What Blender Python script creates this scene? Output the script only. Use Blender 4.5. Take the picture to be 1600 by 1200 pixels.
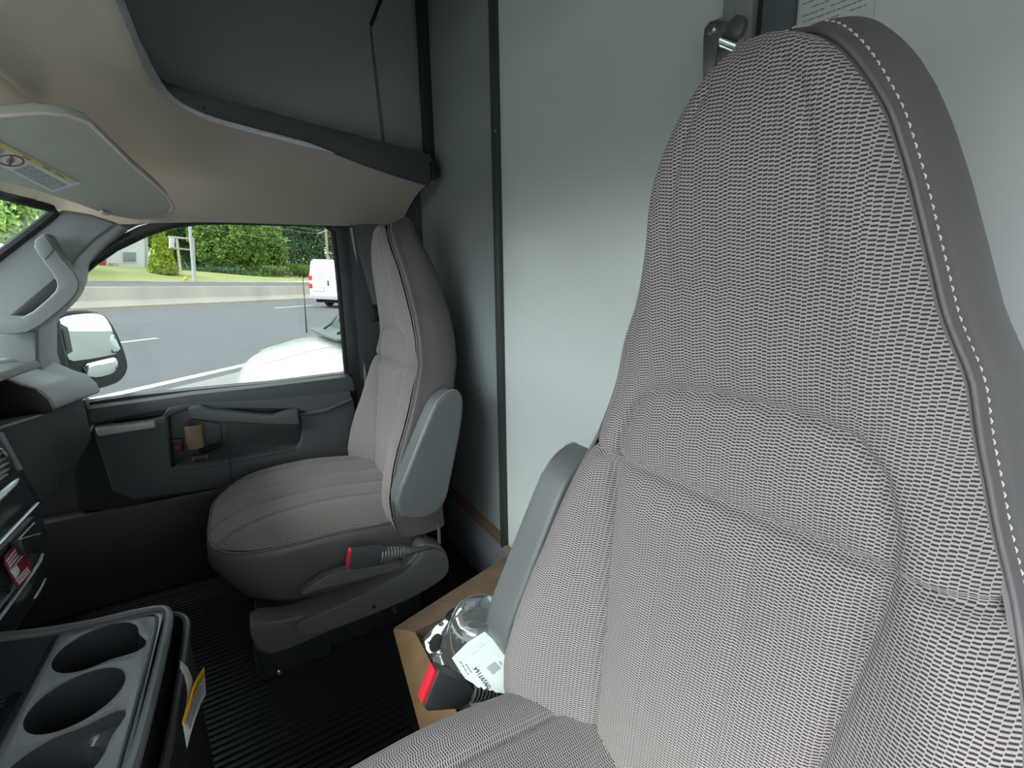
import bpy, bmesh, math, random
import numpy as np
from mathutils import Vector, Matrix
random.seed(7); rng = np.random.default_rng(7)
for o in list(bpy.data.objects): bpy.data.objects.remove(o)
S = bpy.context.scene; COL = S.collection
R = math.radians

# ------------------------------------------------------------------ camera (origin of the cab frame: x = passenger side, y = forward, z = up)
F = 685.0
def cam_axes(yaw, pitch, roll):
    f = np.array([math.cos(yaw)*math.cos(pitch), -math.sin(yaw)*math.cos(pitch), -math.sin(pitch)])
    r = np.array([-math.sin(yaw), -math.cos(yaw), 0.0]); u = np.cross(r, f)
    c, s = math.cos(roll), math.sin(roll)
    return c*r+s*u, -s*r+c*u, f
CR, CU, CF = cam_axes(R(31.21), R(12.02), R(-0.9))
cd = bpy.data.cameras.new('camera'); co = bpy.data.objects.new('camera', cd); COL.objects.link(co)
cd.sensor_fit = 'HORIZONTAL'; cd.sensor_width = 36.0; cd.lens = 36.0*F/1600.0; cd.clip_start = 0.02; cd.clip_end = 2000
M4 = Matrix(((CR[0], CU[0], -CF[0], 0), (CR[1], CU[1], -CF[1], 0), (CR[2], CU[2], -CF[2], 0), (0, 0, 0, 1)))
co.matrix_world = M4; S.camera = co

# ------------------------------------------------------------------ sky, sun, exposure
S.view_settings.view_transform = 'Standard'; S.view_settings.look = 'None'
S.view_settings.gamma = 1; S.view_settings.use_curve_mapping = False
S.view_settings.exposure = 0.3
W = bpy.data.worlds.new('sky'); S.world = W; W.use_nodes = True
nt = W.node_tree; nt.nodes.clear()
wo = nt.nodes.new('ShaderNodeOutputWorld'); wb = nt.nodes.new('ShaderNodeBackground')
tc = nt.nodes.new('ShaderNodeTexCoord'); sx = nt.nodes.new('ShaderNodeSeparateXYZ'); cr = nt.nodes.new('ShaderNodeValToRGB')
nt.links.new(tc.outputs['Generated'], sx.inputs[0]); nt.links.new(sx.outputs['Z'], cr.inputs[0])
cr.color_ramp.elements[0].position = 0.0; cr.color_ramp.elements[0].color = (0.95, 0.98, 1.0, 1)
cr.color_ramp.elements[1].position = 0.9; cr.color_ramp.elements[1].color = (0.80, 0.92, 1.0, 1)
nt.links.new(cr.outputs[0], wb.inputs[0]); nt.links.new(wb.outputs[0], wo.inputs[0])
wb.inputs[1].default_value = 6.6
sd = bpy.data.lights.new('sun', 'SUN'); so = bpy.data.objects.new('sun', sd); COL.objects.link(so)
sd.energy = 15.0; sd.angle = R(50); sd.color = (1.0, 0.98, 0.95)
so.rotation_euler = Vector((0.22, -0.70, -0.82)).to_track_quat('-Z', 'Y').to_euler()
S.cycles.use_denoising = True
S.cycles.max_bounces = 12; S.cycles.diffuse_bounces = 8; S.cycles.transparent_max_bounces = 16
S.cycles.caustics_reflective = False; S.cycles.caustics_refractive = False; S.cycles.sample_clamp_indirect = 8

# ------------------------------------------------------------------ projection helpers (real distances: each outline lies in a plane of the cab)
def ray(u, v): return CF + CR*((u-800)/F) + CU*((600-v)/F)
def P(u, v, ax, val):
    d = ray(u, v); return d*(val/d['xyz'.index(ax)])
def PP(u, v, p0, n):
    d = ray(u, v); return d*(np.dot(p0, n)/np.dot(d, n))
e1 = ray(930, 446); e1 = e1/np.linalg.norm(e1); hh = ray(300, 420); en = np.cross(hh, e1); en /= np.linalg.norm(en); en *= np.sign(en[2]); e2 = np.cross(en, e1)
def OUT(a, b, c): return e1*a + e2*b + en*c          # street frame: along the road, across it, up
def G(u, v, b):
    d = ray(u, v); return d*(b/np.dot(d, e2))
def GO(u, v, b):
    w = G(u, v, b); return np.array([w@e1, w@e2, w@en])
def sst(x): x = np.clip(x, 0, 1); return x*x*(3-2*x)

# ------------------------------------------------------------------ materials
def lin(c):
    return tuple(((x/255)/12.92 if x/255 <= .04045 else ((x/255+.055)/1.055)**2.4) for x in c)
def new_mat(name):
    m = bpy.data.materials.new(name); m.use_nodes = True; t = m.node_tree
    return m, t, t.nodes['Principled BSDF']
def mat(name, col, rough=.5, metal=0, spec=.5, bump=None, var=None, coat=0, stretch=None):
    m, t, b = new_mat(name)
    b.inputs['Base Color'].default_value = (*col, 1); b.inputs['Roughness'].default_value = rough
    b.inputs['Metallic'].default_value = metal; b.inputs['Specular IOR Level'].default_value = spec
    if coat: b.inputs['Coat Weight'].default_value = coat; b.inputs['Coat Roughness'].default_value = .08
    c = t.nodes.new('ShaderNodeTexCoord'); src = c.outputs['Object']
    if stretch:
        mp = t.nodes.new('ShaderNodeMapping'); mp.inputs['Scale'].default_value = stretch; t.links.new(src, mp.inputs[0]); src = mp.outputs[0]
    if bump:
        kind, sc, st = bump
        if kind == 'leather':
            n = t.nodes.new('ShaderNodeTexVoronoi'); n.feature = 'DISTANCE_TO_EDGE'; n.inputs['Scale'].default_value = sc; o = n.outputs['Distance']
        else:
            n = t.nodes.new('ShaderNodeTexNoise'); n.inputs['Scale'].default_value = sc; n.inputs['Detail'].default_value = 4; o = n.outputs[0]
        t.links.new(src, n.inputs['Vector'])
        bp = t.nodes.new('ShaderNodeBump'); bp.inputs['Strength'].default_value = st; bp.inputs['Distance'].default_value = .002
        t.links.new(o, bp.inputs['Height']); t.links.new(bp.outputs[0], b.inputs['Normal'])
    if var:
        sc, col2, lo, hi = var
        n = t.nodes.new('ShaderNodeTexNoise'); n.inputs['Scale'].default_value = sc; n.inputs['Detail'].default_value = 5
        t.links.new(src, n.inputs['Vector'])
        mr = t.nodes.new('ShaderNodeMapRange'); mr.inputs[1].default_value = lo; mr.inputs[2].default_value = hi
        t.links.new(n.outputs[0], mr.inputs[0])
        mx = t.nodes.new('ShaderNodeMix'); mx.data_type = 'RGBA'
        mx.inputs[6].default_value = (*col, 1); mx.inputs[7].default_value = (*col2, 1)
        t.links.new(mr.outputs[0], mx.inputs[0]); t.links.new(mx.outputs[2], b.inputs['Base Color'])
    return m
def glass(name, tint, gloss=1.0, ior=1.45, rough=0.0):
    m, t, b = new_mat(name); t.nodes.remove(b); out = t.nodes['Material Output']
    tr = t.nodes.new('ShaderNodeBsdfTransparent'); tr.inputs[0].default_value = (*tint, 1)
    gl = t.nodes.new('ShaderNodeBsdfGlossy'); gl.inputs['Roughness'].default_value = rough
    fr = t.nodes.new('ShaderNodeFresnel'); fr.inputs[0].default_value = ior
    ml = t.nodes.new('ShaderNodeMath'); ml.operation = 'MULTIPLY'; ml.inputs[1].default_value = gloss; t.links.new(fr.outputs[0], ml.inputs[0])
    mx = t.nodes.new('ShaderNodeMixShader'); t.links.new(ml.outputs[0], mx.inputs[0])
    t.links.new(tr.outputs[0], mx.inputs[1]); t.links.new(gl.outputs[0], mx.inputs[2]); t.links.new(mx.outputs[0], out.inputs[0])
    return m
def herringbone(name, light, dark, a=.0040, p=.0030, cols=3, amount=1.0):
    """woven cloth: staggered dark floats whose diagonal reverses every few threads (UV in metres)"""
    m, t, b = new_mat(name); N = t.nodes.new; L = t.links.new
    uv = N('ShaderNodeTexCoord'); nz = N('ShaderNodeTexNoise'); nz.inputs['Scale'].default_value = 60; nz.inputs['Detail'].default_value = 2
    L(uv.outputs['UV'], nz.inputs['Vector'])
    vs = N('ShaderNodeVectorMath'); vs.operation = 'MULTIPLY_ADD'; vs.inputs[1].default_value = (.0012, .0012, 0); L(nz.outputs['Color'], vs.inputs[0]); L(uv.outputs['UV'], vs.inputs[2])
    sp = N('ShaderNodeSeparateXYZ'); L(vs.outputs[0], sp.inputs[0])
    def mth(op, x, y=None, z=None):
        n = N('ShaderNodeMath'); n.operation = op
        for i, q in enumerate((x, y, z)):
            if q is None: continue
            if isinstance(q, (int, float)): n.inputs[i].default_value = q
            else: L(q, n.inputs[i])
        return n.outputs[0]
    cu = mth('DIVIDE', sp.outputs[0], a); ci = mth('FLOOR', cu); cf = mth('FRACT', cu)
    tri = mth('PINGPONG', ci, float(cols))
    rv = mth('FRACT', mth('ADD', mth('DIVIDE', sp.outputs[1], p), mth('MULTIPLY', tri, .29)))
    du = mth('ABSOLUTE', mth('SUBTRACT', cf, .5)); dv = mth('ABSOLUTE', mth('SUBTRACT', rv, .5))
    mu = N('ShaderNodeMapRange'); mu.inputs[1].default_value = .49; mu.inputs[2].default_value = .41; L(du, mu.inputs[0])
    mv = N('ShaderNodeMapRange'); mv.inputs[1].default_value = .31; mv.inputs[2].default_value = .17; L(dv, mv.inputs[0])
    k = mth('MULTIPLY', mu.outputs[0], mv.outputs[0])
    fine = N('ShaderNodeTexNoise'); fine.inputs['Scale'].default_value = 900; L(uv.outputs['UV'], fine.inputs['Vector'])
    k2 = mth('MULTIPLY', k, amount)
    mx = N('ShaderNodeMix'); mx.data_type = 'RGBA'; mx.inputs[6].default_value = (*light, 1); mx.inputs[7].default_value = (*dark, 1); L(k2, mx.inputs[0])
    m2 = N('ShaderNodeMix'); m2.data_type = 'RGBA'; m2.blend_type = 'MULTIPLY'; m2.inputs[0].default_value = .35
    L(mx.outputs[2], m2.inputs[6]); L(fine.outputs[0], m2.inputs[7]); L(m2.outputs[2], b.inputs['Base Color'])
    bp = N('ShaderNodeBump'); bp.inputs['Strength'].default_value = .35; bp.inputs['Distance'].default_value = .0012; bp.invert = True
    L(k, bp.inputs['Height']); L(bp.outputs[0], b.inputs['Normal'])
    b.inputs['Roughness'].default_value = .95; b.inputs['Specular IOR Level'].default_value = .15
    b.inputs['Sheen Weight'].default_value = .15
    return m
M = {}
M['cloth'] = herringbone('seat_cloth', (.415, .375, .370), (.046, .038, .042))
M['vinyl'] = mat('seat_vinyl', (.118, .106, .110), .45, bump=('leather', 420, .12))
M['vinyl_cool'] = mat('armrest_vinyl', (.12, .127, .132), .42, bump=('leather', 420, .1))
M['thread'] = mat('pale_thread', (.62, .58, .54), .8)
M['grey_plastic'] = mat('warm_grey_plastic', (.125, .122, .12), .42, bump=('noise', 900, .08))
M['dark_plastic'] = mat('dark_grey_plastic', (.048, .053, .058), .5, bump=('noise', 700, .12))
M['door_plastic'] = mat('door_grey_plastic', (.066, .075, .081), .5, bump=('noise', 700, .1))
M['dash_plastic'] = mat('dash_grained_plastic', (.062, .070, .074), .62, bump=('noise', 260, .35), var=(14, (.05, .056, .06), .35, .7))
M['pad'] = mat('dash_pad_pale', (.27, .29, .315), .5, bump=('noise', 500, .1))
M['pillar'] = mat('pillar_plastic', (.175, .19, .195), .5, bump=('noise', 600, .08))
M['black'] = mat('black_plastic', (.012, .013, .015), .45)
M['console'] = mat('console_plastic', (.095, .104, .114), .28, bump=('noise', 900, .05))
M['black_gloss'] = mat('black_moulding', (.03, .034, .038), .33, bump=('noise', 900, .05))
M['rubber'] = mat('black_rubber', (.010, .011, .012), .6)
M['mat'] = mat('rubber_floor_mat', (.014, .016, .019), .42, bump=('noise', 300, .15))
M['headliner'] = mat('beige_headliner', (.66, .605, .53), .95, spec=.1, bump=('noise', 900, .25))
M['visor'] = mat('grey_green_visor', (.46, .47, .42), .85, spec=.2, bump=('noise', 900, .15))
M['felt'] = mat('grey_felt', (.52, .54, .545), .95, spec=.1, bump=('noise', 600, .3), var=(220, (.44, .46, .465), .4, .65))
M['white_panel'] = mat('white_wall_panel', (.55, .585, .577), .28, bump=('noise', 12, .03), var=(1.5, (.53, .563, .555), .4, .6))
M['grey_panel'] = mat('grey_wall_panel', (.25, .272, .28), .25, bump=('noise', 9, .05), stretch=(1, 1, .15))
M['base_panel'] = mat('lower_grey_panel', (.16, .17, .185), .5)
M['attic'] = mat('attic_panel', (.25, .262, .27), .5)
M['beam'] = mat('beam_paint', (.052, .060, .060), .5)
M['metal_dark'] = mat('dark_trim_metal', (.03, .038, .037), .5)
M['post'] = mat('grey_post', (.22, .235, .22), .45)
M['post_dark'] = mat('dark_grey_post', (.09, .105, .108), .5)  # darker grey for the rear rail, the attic joint and the car cowl
M['steel'] = mat('latch_steel', (.30, .32, .32), .35, metal=.8)
M['chrome'] = mat('chrome', (.74, .77, .79), .26, metal=.5, bump=('noise', 30, .05))
M['bright'] = mat('bright_metal', (.75, .77, .78), .18, metal=1)
M['silver'] = mat('silver_trim', (.72, .76, .78), .25, metal=.6)
M['red'] = mat('red_button', (.72, .03, .05), .35)
M['red_dark'] = mat('red_print', (.28, .02, .03), .5)
M['wood'] = mat('bare_wood', (.17, .105, .07), .7, var=(30, (.10, .06, .04), .35, .65), stretch=(.2, 1, 1))
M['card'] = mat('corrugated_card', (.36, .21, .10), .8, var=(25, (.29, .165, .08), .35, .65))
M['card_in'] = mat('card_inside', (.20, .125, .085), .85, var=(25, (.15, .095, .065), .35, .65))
M['paper'] = mat('white_paper', (.80, .84, .84), .7)
M['paper_grey'] = mat('grey_print', (.42, .46, .47), .7)
M['ink'] = mat('black_ink', (.02, .02, .022), .7)
M['ink_grey'] = mat('faded_ink', (.23, .25, .25), .7)
M['tag_paper'] = mat('tag_paper', (.52, .53, .52), .7)
M['yellow'] = mat('yellow_print', (.72, .46, .02), .6)
M['visor_yellow'] = mat('visor_label_yellow', (.62, .50, .12), .6)
M['visor_paper'] = mat('visor_label_paper', (.62, .67, .68), .6)
M['tan'] = mat('tan_card_sleeve', (.50, .39, .26), .8, var=(40, (.43, .33, .21), .35, .65))
M['glass'] = glass('door_glass', (.46, .478, .468), .3)
M['windshield'] = glass('windshield_glass', (.84, .90, .88), .25)
M['film'] = None
# street
M['asphalt'] = mat('asphalt', (.112, .119, .126), .85, var=(.9, (.098, .104, .110), .3, .7), bump=('noise', 40, .3), stretch=(1, 1, 1))
M['shoulder'] = mat('light_shoulder', (.28, .285, .27), .9, var=(2, (.25, .255, .24), .3, .7))
M['line'] = mat('lane_paint', (.62, .62, .56), .8)
M['concrete'] = mat('concrete', (.52, .47, .40), .9, var=(.7, (.40, .365, .315), .35, .7), stretch=(1, 1, .3))
M['grass'] = mat('mown_grass', (.21, .27, .07), .95, var=(.25, (.30, .30, .13), .35, .7))
M['drygrass'] = mat('dry_grass', (.27, .26, .10), .95, var=(.3, (.17, .21, .06), .35, .7))
M['white_paint'] = mat('white_car_paint', (.58, .62, .62), .25, coat=.6)
M['van_paint'] = mat('white_van_paint', (.74, .77, .77), .3, coat=.4)
M['bldg'] = mat('white_siding', (.62, .63, .63), .8)
M['bldg_glass'] = mat('dull_window', (.20, .22, .24), .3)
M['red_door'] = mat('red_door_paint', (.50, .05, .07), .5)
M['pole_wood'] = mat('pole_wood', (.34, .28, .22), .9)
M['pole_steel'] = mat('pole_steel', (.42, .44, .45), .6)
M['bark'] = mat('bark', (.06, .045, .035), .9)
def leaf(name, c1, c2): return mat(name, c1, .8, spec=.2, var=(.55, c2, .35, .65))
M['leaf_mid'] = leaf('leaf_mid', (.20, .30, .07), (.10, .18, .04))
M['leaf_bright'] = leaf('leaf_bright', (.38, .46, .06), (.24, .36, .04))
M['leaf_dark'] = leaf('leaf_dark', (.085, .16, .07), (.05, .10, .045))
M['tail'] = mat('tail_lamp', (.65, .03, .05), .3)
M['tyre'] = mat('tyre', (.02, .02, .022), .8)
M['car_glass'] = mat('car_glass', (.05, .09, .085), .08)

# ------------------------------------------------------------------ object helpers
WL = {}
def link(name, me, mat_, parent, loc):
    o = bpy.data.objects.new(name, me); COL.objects.link(o)
    if parent is not None: o.parent = parent
    o.location = loc
    if mat_: me.materials.append(mat_)
    return o
def obj(name, bm, m, parent=None, smooth=35, kind=None, uv=None):
    """link a bmesh given in cab coordinates as ONE mesh object"""
    if bm.faces: bmesh.ops.recalc_face_normals(bm, faces=bm.faces)
    th = R(smooth)
    for f in bm.faces: f.smooth = True
    for e in bm.edges:
        if len(e.link_faces) == 2 and e.calc_face_angle(0) > th: e.smooth = False
    if parent is None:
        c = np.array([v.co for v in bm.verts]); lo, hi = c.min(0), c.max(0)
        base = Vector(((lo[0]+hi[0])/2, (lo[1]+hi[1])/2, lo[2])); pw = Vector((0, 0, 0))
    else:
        base = WL[parent.name]; pw = base
    for v in bm.verts: v.co -= base
    me = bpy.data.meshes.new(name); bm.to_mesh(me); bm.free()
    o = link(name, me, m, parent, base-pw); WL[o.name] = base.copy()
    if kind: o['kind'] = kind
    return o
def tag(o, label=None, cat=None, group=None, kind=None):
    if label: o['label'] = label
    if cat: o['category'] = cat
    if group: o['group'] = group
    if kind: o['kind'] = kind
    return o
def thing(name, loc, label=None, cat=None, group=None, kind=None):
    o = bpy.data.objects.new(name, None); COL.objects.link(o); o.location = loc; o.empty_display_size = .05
    WL[o.name] = Vector(loc); return tag(o, label, cat, group, kind)
NB = bmesh.new
def V3(p): return Vector((float(p[0]), float(p[1]), float(p[2])))
def bevel_all(bm, faces, off, seg=2, ang=25):
    if off <= 0: return
    es = set()
    for f in faces:
        for e in f.edges:
            if len(e.link_faces) == 2 and e.calc_face_angle(0) > R(ang): es.add(e)
    bmesh.ops.bevel(bm, geom=list(es), offset=off, segments=seg, affect='EDGES', profile=.6, clamp_overlap=True)
def prism(bm, pts, vec, bev=0, seg=2, ang=25):
    """closed polygon (3-D points) extruded along vec"""
    b2 = NB(); vs = [b2.verts.new(V3(p)) for p in pts]; f = b2.faces.new(vs)
    r = bmesh.ops.extrude_face_region(b2, geom=[f]); ev = [g for g in r['geom'] if isinstance(g, bmesh.types.BMVert)]
    bmesh.ops.translate(b2, verts=ev, vec=V3(vec)); bmesh.ops.recalc_face_normals(b2, faces=b2.faces)
    bevel_all(b2, b2.faces, bev, seg, ang)
    merge(bm, b2)
def merge(bm, b2):
    mp = {}
    for v in b2.verts: mp[v] = bm.verts.new(v.co)
    for f in b2.faces:
        try: bm.faces.new([mp[v] for v in f.verts])
        except ValueError: pass
    b2.free()
def plate(bm, loops, vec, bev=0, seg=2):
    """flat plate with holes: first loop is the outline"""
    b2 = NB()
    for lp in loops:
        vs = [b2.verts.new(V3(p)) for p in lp]
        for i in range(len(vs)): b2.edges.new((vs[i], vs[(i+1) % len(vs)]))
    bmesh.ops.triangle_fill(b2, use_beauty=True, use_dissolve=False, edges=list(b2.edges))
    r = bmesh.ops.extrude_face_region(b2, geom=list(b2.faces)); ev = [g for g in r['geom'] if isinstance(g, bmesh.types.BMVert)]
    bmesh.ops.translate(b2, verts=ev, vec=V3(vec)); bmesh.ops.recalc_face_normals(b2, faces=b2.faces)
    bevel_all(b2, b2.faces, bev, seg, 40)
    merge(bm, b2)
def box(bm, lo, hi, bev=0, seg=2, xf=None):
    x0, y0, z0 = lo; x1, y1, z1 = hi
    q = [(x0, y0, z0), (x1, y0, z0), (x1, y1, z0), (x0, y1, z0)]
    if xf:
        prism(bm, [xf(*p) for p in q], np.array(xf(x0, y0, z1))-np.array(xf(x0, y0, z0)), bev, seg)
    else: prism(bm, q, (0, 0, z1-z0), bev, seg)
def smooth_path(pts, n=2, closed=True):
    pts = [np.array(p, float) for p in pts]
    for _ in range(n):
        o = []; L = len(pts)
        for i in range(L if closed else L-1):
            a, b = pts[i], pts[(i+1) % L]; o += [a*.75+b*.25, a*.25+b*.75]
        if not closed: o = [pts[0]] + o + [pts[-1]]
        pts = o
    return pts
def tube(bm, path, r, seg=8, cap=True):
    path = [np.array(p, float) for p in path]; rr = r if hasattr(r, '__len__') else [r]*len(path)
    rings = []; prev = None
    for i, p in enumerate(path):
        d = path[min(i+1, len(path)-1)] - path[max(i-1, 0)]; d = d/(np.linalg.norm(d)+1e-12)
        a = prev if prev is not None else (np.array([0, 0, 1.0]) if abs(d[2]) < .9 else np.array([1.0, 0, 0]))
        x = np.cross(d, a); x /= np.linalg.norm(x); y = np.cross(x, d); prev = y
        rings.append([bm.verts.new(V3(p + rr[i]*(math.cos(2*math.pi*k/seg)*x + math.sin(2*math.pi*k/seg)*y))) for k in range(seg)])
    for i in range(len(rings)-1):
        for k in range(seg): bm.faces.new((rings[i][k], rings[i][(k+1) % seg], rings[i+1][(k+1) % seg], rings[i+1][k]))
    if cap: bm.faces.new(rings[0]); bm.faces.new(rings[-1])
def lathe(bm, c, axis, prof, seg=32):
    """prof: (radius, height) along axis from c; profile is closed at the ends where radius is 0"""
    ax = np.array(axis, float); ax /= np.linalg.norm(ax); t = np.array([1.0, 0, 0]) if abs(ax[0]) < .8 else np.array([0, 1.0, 0])
    x = np.cross(ax, t); x /= np.linalg.norm(x); y = np.cross(ax, x); c = np.array(c, float); rings = []
    for r, h in prof:
        if r < 1e-6: rings.append([bm.verts.new(V3(c+ax*h))])
        else: rings.append([bm.verts.new(V3(c+ax*h+r*(math.cos(2*math.pi*k/seg)*x+math.sin(2*math.pi*k/seg)*y))) for k in range(seg)])
    for a, b in zip(rings, rings[1:]):
        for k in range(seg):
            k2 = (k+1) % seg
            q = [a[k % len(a)], a[k2 % len(a)], b[k2 % len(b)], b[k % len(b)]]
            q = list(dict.fromkeys(q))
            if len(q) > 2: bm.faces.new(q)
def grid(bm, X, uv=None, closed=False):
    """X: (rows, cols, 3) array of points"""
    r, c = X.shape[:2]; vs = [[bm.verts.new(V3(X[i, j])) for j in range(c)] for i in range(r)]
    ul = bm.loops.layers.uv.verify() if uv is not None else None
    for i in range(r-1):
        for j in range(c if closed else c-1):
            j2 = (j+1) % c
            try: f = bm.faces.new((vs[i][j], vs[i][j2], vs[i+1][j2], vs[i+1][j]))
            except ValueError: continue
            if ul:
                for l, (a, b) in zip(f.loops, ((i, j), (i, j2), (i+1, j2), (i+1, j))): l[ul].uv = (float(uv[a, b, 0]), float(uv[a, b, 1]))
    return vs
def pxs(pts, ax, val): return [P(u, v, ax, val) for u, v in pts]
def strips(bm, o, du, dv, n, rows, lift, rnd, fill=.8, h=.45):
    """rows of unreadable small print as thin raised bars on a sheet: origin o, direction du, row step dv"""
    for i in range(rows):
        x = 0.0
        while x < n:
            w = rnd.uniform(.05, .16)*n; x2 = min(x+w, n*rnd.uniform(fill, 1.0))
            if x2 <= x: break
            a = o+du*x+dv*i
            prism(bm, [a, a+du*(x2-x), a+du*(x2-x)+dv*h, a+dv*h], lift)
            x = x2+.02*n
FZ = -0.90      # cab floor

# ================================================================== SETTING: cab and box shell
YB = -0.56
b = NB(); box(b, (-.6, -.62, FZ-.06), (1.75, .95, FZ)); floor = obj('floor', b, M['mat'], kind='structure')
b = NB()
for i in range(64):
    x = .52+i*.0165
    box(b, (x, -.2, FZ), (x+.006, .74, FZ+.0035))
tag(obj('ribbing', b, M['mat'], floor), kind='stuff')
# bulkhead behind the seats
b = NB(); box(b, (-.5, YB-.03, FZ), (.957, YB, 1.4)); wall_rear = obj('wall_rear', b, M['white_panel'], kind='structure')
b = NB(); box(b, (.957, YB-.05, -.70), (1.72, YB-.012, 1.4)); obj('wall_rear_right', b, M['grey_panel'], kind='structure')
b = NB(); box(b, (.93, YB-.05, FZ), (1.72, YB+.004, -.713)); obj('wall_rear_lower', b, M['base_panel'], kind='structure')
b = NB(); box(b, (.957, YB-.03, -.71), (1.62, YB+.010, -.690), .003); obj('trim_1', b, M['wood'], kind='structure')
b = NB(); prism(b, [(.957, YB+.012, -.712), (.983, YB+.012, -.712), (.983, YB+.012, 1.4), (.957, YB+.012, 1.4)], (0, -.03, 0), .003)
tr2 = obj('trim_2', b, M['metal_dark'], kind='structure')
for u, v in ((776, 203), (791, 660), (795, 842)):
    b = NB(); c = P(u, v, 'y', YB+.012); c[0] = min(max(c[0], .962), .978); lathe(b, c, (0, 1, 0), [(.0035, 0), (.003, .0015), (0, .002)], 10); obj('screw', b, M['bright'], tr2)
b = NB(); box(b, (1.385, YB-.02, .37), (1.405, YB+.02, 1.4), .004); obj('trim_3', b, M['rubber'], kind='structure')
# attic over the cab
b = NB(); box(b, (1.46, YB-.04, .36), (1.50, 1.0, 1.4)); att = obj('wall_right_attic', b, M['attic'], kind='structure')
b = NB(); prism(b, pxs([(581, 42), (577, 42), (597, 224), (602, 224)], 'x', 1.457), (.004, 0, 0), .001); obj('panel_joint', b, M['post_dark'], att)
b = NB(); tube(b, [P(602, -20, 'x', 1.45), P(580, 39, 'x', 1.45)], .005); obj('brace_rod', b, M['black'], att)
b = NB(); box(b, (-.6, YB-.04, 1.4), (1.5, 1.0, 1.44)); obj('ceiling_attic', b, M['attic'], kind='structure')
b = NB(); box(b, (-.6, 1.0, .5), (1.5, 1.04, 1.44)); obj('wall_front_attic', b, M['attic'], kind='structure')
b = NB(); box(b, (-.64, YB-.04, .45), (-.6, 1.04, 1.44)); obj('wall_left_attic', b, M['attic'], kind='structure')
b = NB(); box(b, (-.6, .14, .47), (1.46, 1.0, .5)); obj('floor_attic', b, M['attic'], kind='structure')
# beam along the right edge of the roof opening
b = NB()
prism(b, pxs([(246, 118), (262, 128), (300, 140), (480, 190), (600, 221), (672, 240), (682, 262), (668, 291), (600, 270), (560, 258), (500, 236), (430, 219), (360, 203), (310, 186), (280, 172), (255, 150)], 'x', 1.335), (.05, 0, 0), .004)
bm_ = obj('trim_4', b, M['beam'], kind='structure')
b = NB(); prism(b, pxs([(674, 252), (683, 250), (688, 276), (676, 279)], 'x', 1.32), (.03, 0, 0), .002); obj('end_clip', b, M['black'], bm_)
b = NB(); c = P(676, 284, 'x', 1.325); tube(b, [c+np.array([0, 0, .004]), c+np.array([0, .004, -.002]), c+np.array([0, 0, -.008])], .0015, 6); obj('hook', b, M['steel'], bm_)
b = NB(); c = P(319, 168, 'x', 1.334); lathe(b, c, (-1, 0, 0), [(.004, 0), (.003, .001), (0, .0015)], 10); obj('plug', b, M['black'], bm_)
# headliner: inner edge = opening in the roof, outer edge = windshield header and door head
inner = np.array([(-.25, .092, .42), (.5, .092, .42), (.9, .092, .42), (1.10, .092, .42), (1.19, .085, .415), (1.26, .06, .405), (1.295, .01, .393), (1.30, -.06, .383), (1.30, -.14, .374), (1.305, -.23, .363), (1.31, -.33, .340), (1.305, -.42, .320), (1.30, -.505, .304)])
outer = np.array([(-.25, .47, .245), (.5, .46, .24), (.9, .44, .235), (1.2, .425, .23), (1.40, .395, .22), (1.50, .345, .205), (1.555, .27, .185), (1.59, .16, .197), (1.60, .05, .207), (1.605, -.1, .213), (1.605, -.29, .218), (1.595, -.42, .225), (1.54, -.505, .232)])
def resample(A, n):
    d = np.r_[0, np.cumsum(np.linalg.norm(np.diff(A, axis=0), axis=1))]; d /= d[-1]
    return A, d
tt = np.linspace(0, len(inner)-1, 97); idx = np.arange(len(inner))
def cr_interp(A, tt):
    out = []
    for t in tt:
        i = min(int(t), len(A)-2); f = t-i; p0, p1, p2, p3 = A[max(i-1, 0)], A[i], A[i+1], A[min(i+2, len(A)-1)]
        out.append(.5*((2*p1)+(-p0+p2)*f+(2*p0-5*p1+4*p2-p3)*f*f+(-p0+3*p1-3*p2+p3)*f**3))
    return np.array(out)
I_, O_ = cr_interp(inner, tt), cr_interp(outer, tt)
vv = np.linspace(0, 1, 40); X = np.zeros((97, 40, 3))
for k, v in enumerate(vv):
    X[:, k] = I_*(1-v)+O_*v; X[:, k, 2] = I_[:, 2]+(O_[:, 2]-I_[:, 2])*v**1.8
    left = 1-sst((X[:, k, 0]-1.02)/.30)
    X[:, k, 2] += left*(-.035*(1-sst((v-.50)/.12)) + .03*sst((v-.5)/.12)*(1-v)*2)
b = NB(); grid(b, X); bmesh.ops.solidify(b, geom=list(b.faces), thickness=-.008)
headliner = obj('ceiling', b, M['headliner'], kind='structure', smooth=60)
b = NB(); c = P(400, 321, 'x', 1.585)
prism(b, pxs([(383, 318), (417, 317), (418, 325), (413, 327), (386, 327)], 'x', 1.572), (.02, 0, 0), .002); obj('coat_hook_cover', b, M['headliner'], headliner)
# felt edging of the opening
FE = I_[:62]; up = np.zeros_like(FE); up[:, 2] = .008+.036*sst((1.27-FE[:, 0])/.16)
left = 1-sst((FE[:, 0]-1.02)/.30); FE = FE.copy(); FE[:, 2] -= left*.035
rib = np.stack([FE+np.array([0, 0, -.003]), FE+up*.5+np.array([0, -.004, 0]), FE+up, FE+up+np.array([.003, .010, 0]), FE+np.array([.004, .012, 0])], 1)
b = NB(); grid(b, rib); obj('trim_5', b, M['felt'], kind='structure')
E_ = cr_interp(inner, np.linspace(7.25, 9.3, 40)); b = NB(); tube(b, E_+np.array([.004, 0, .003]), np.concatenate([[.002, .004], np.full(24, .006), np.linspace(.006, .001, 14)]), 8); obj('trim_6', b, M['felt'], kind='structure')
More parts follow.
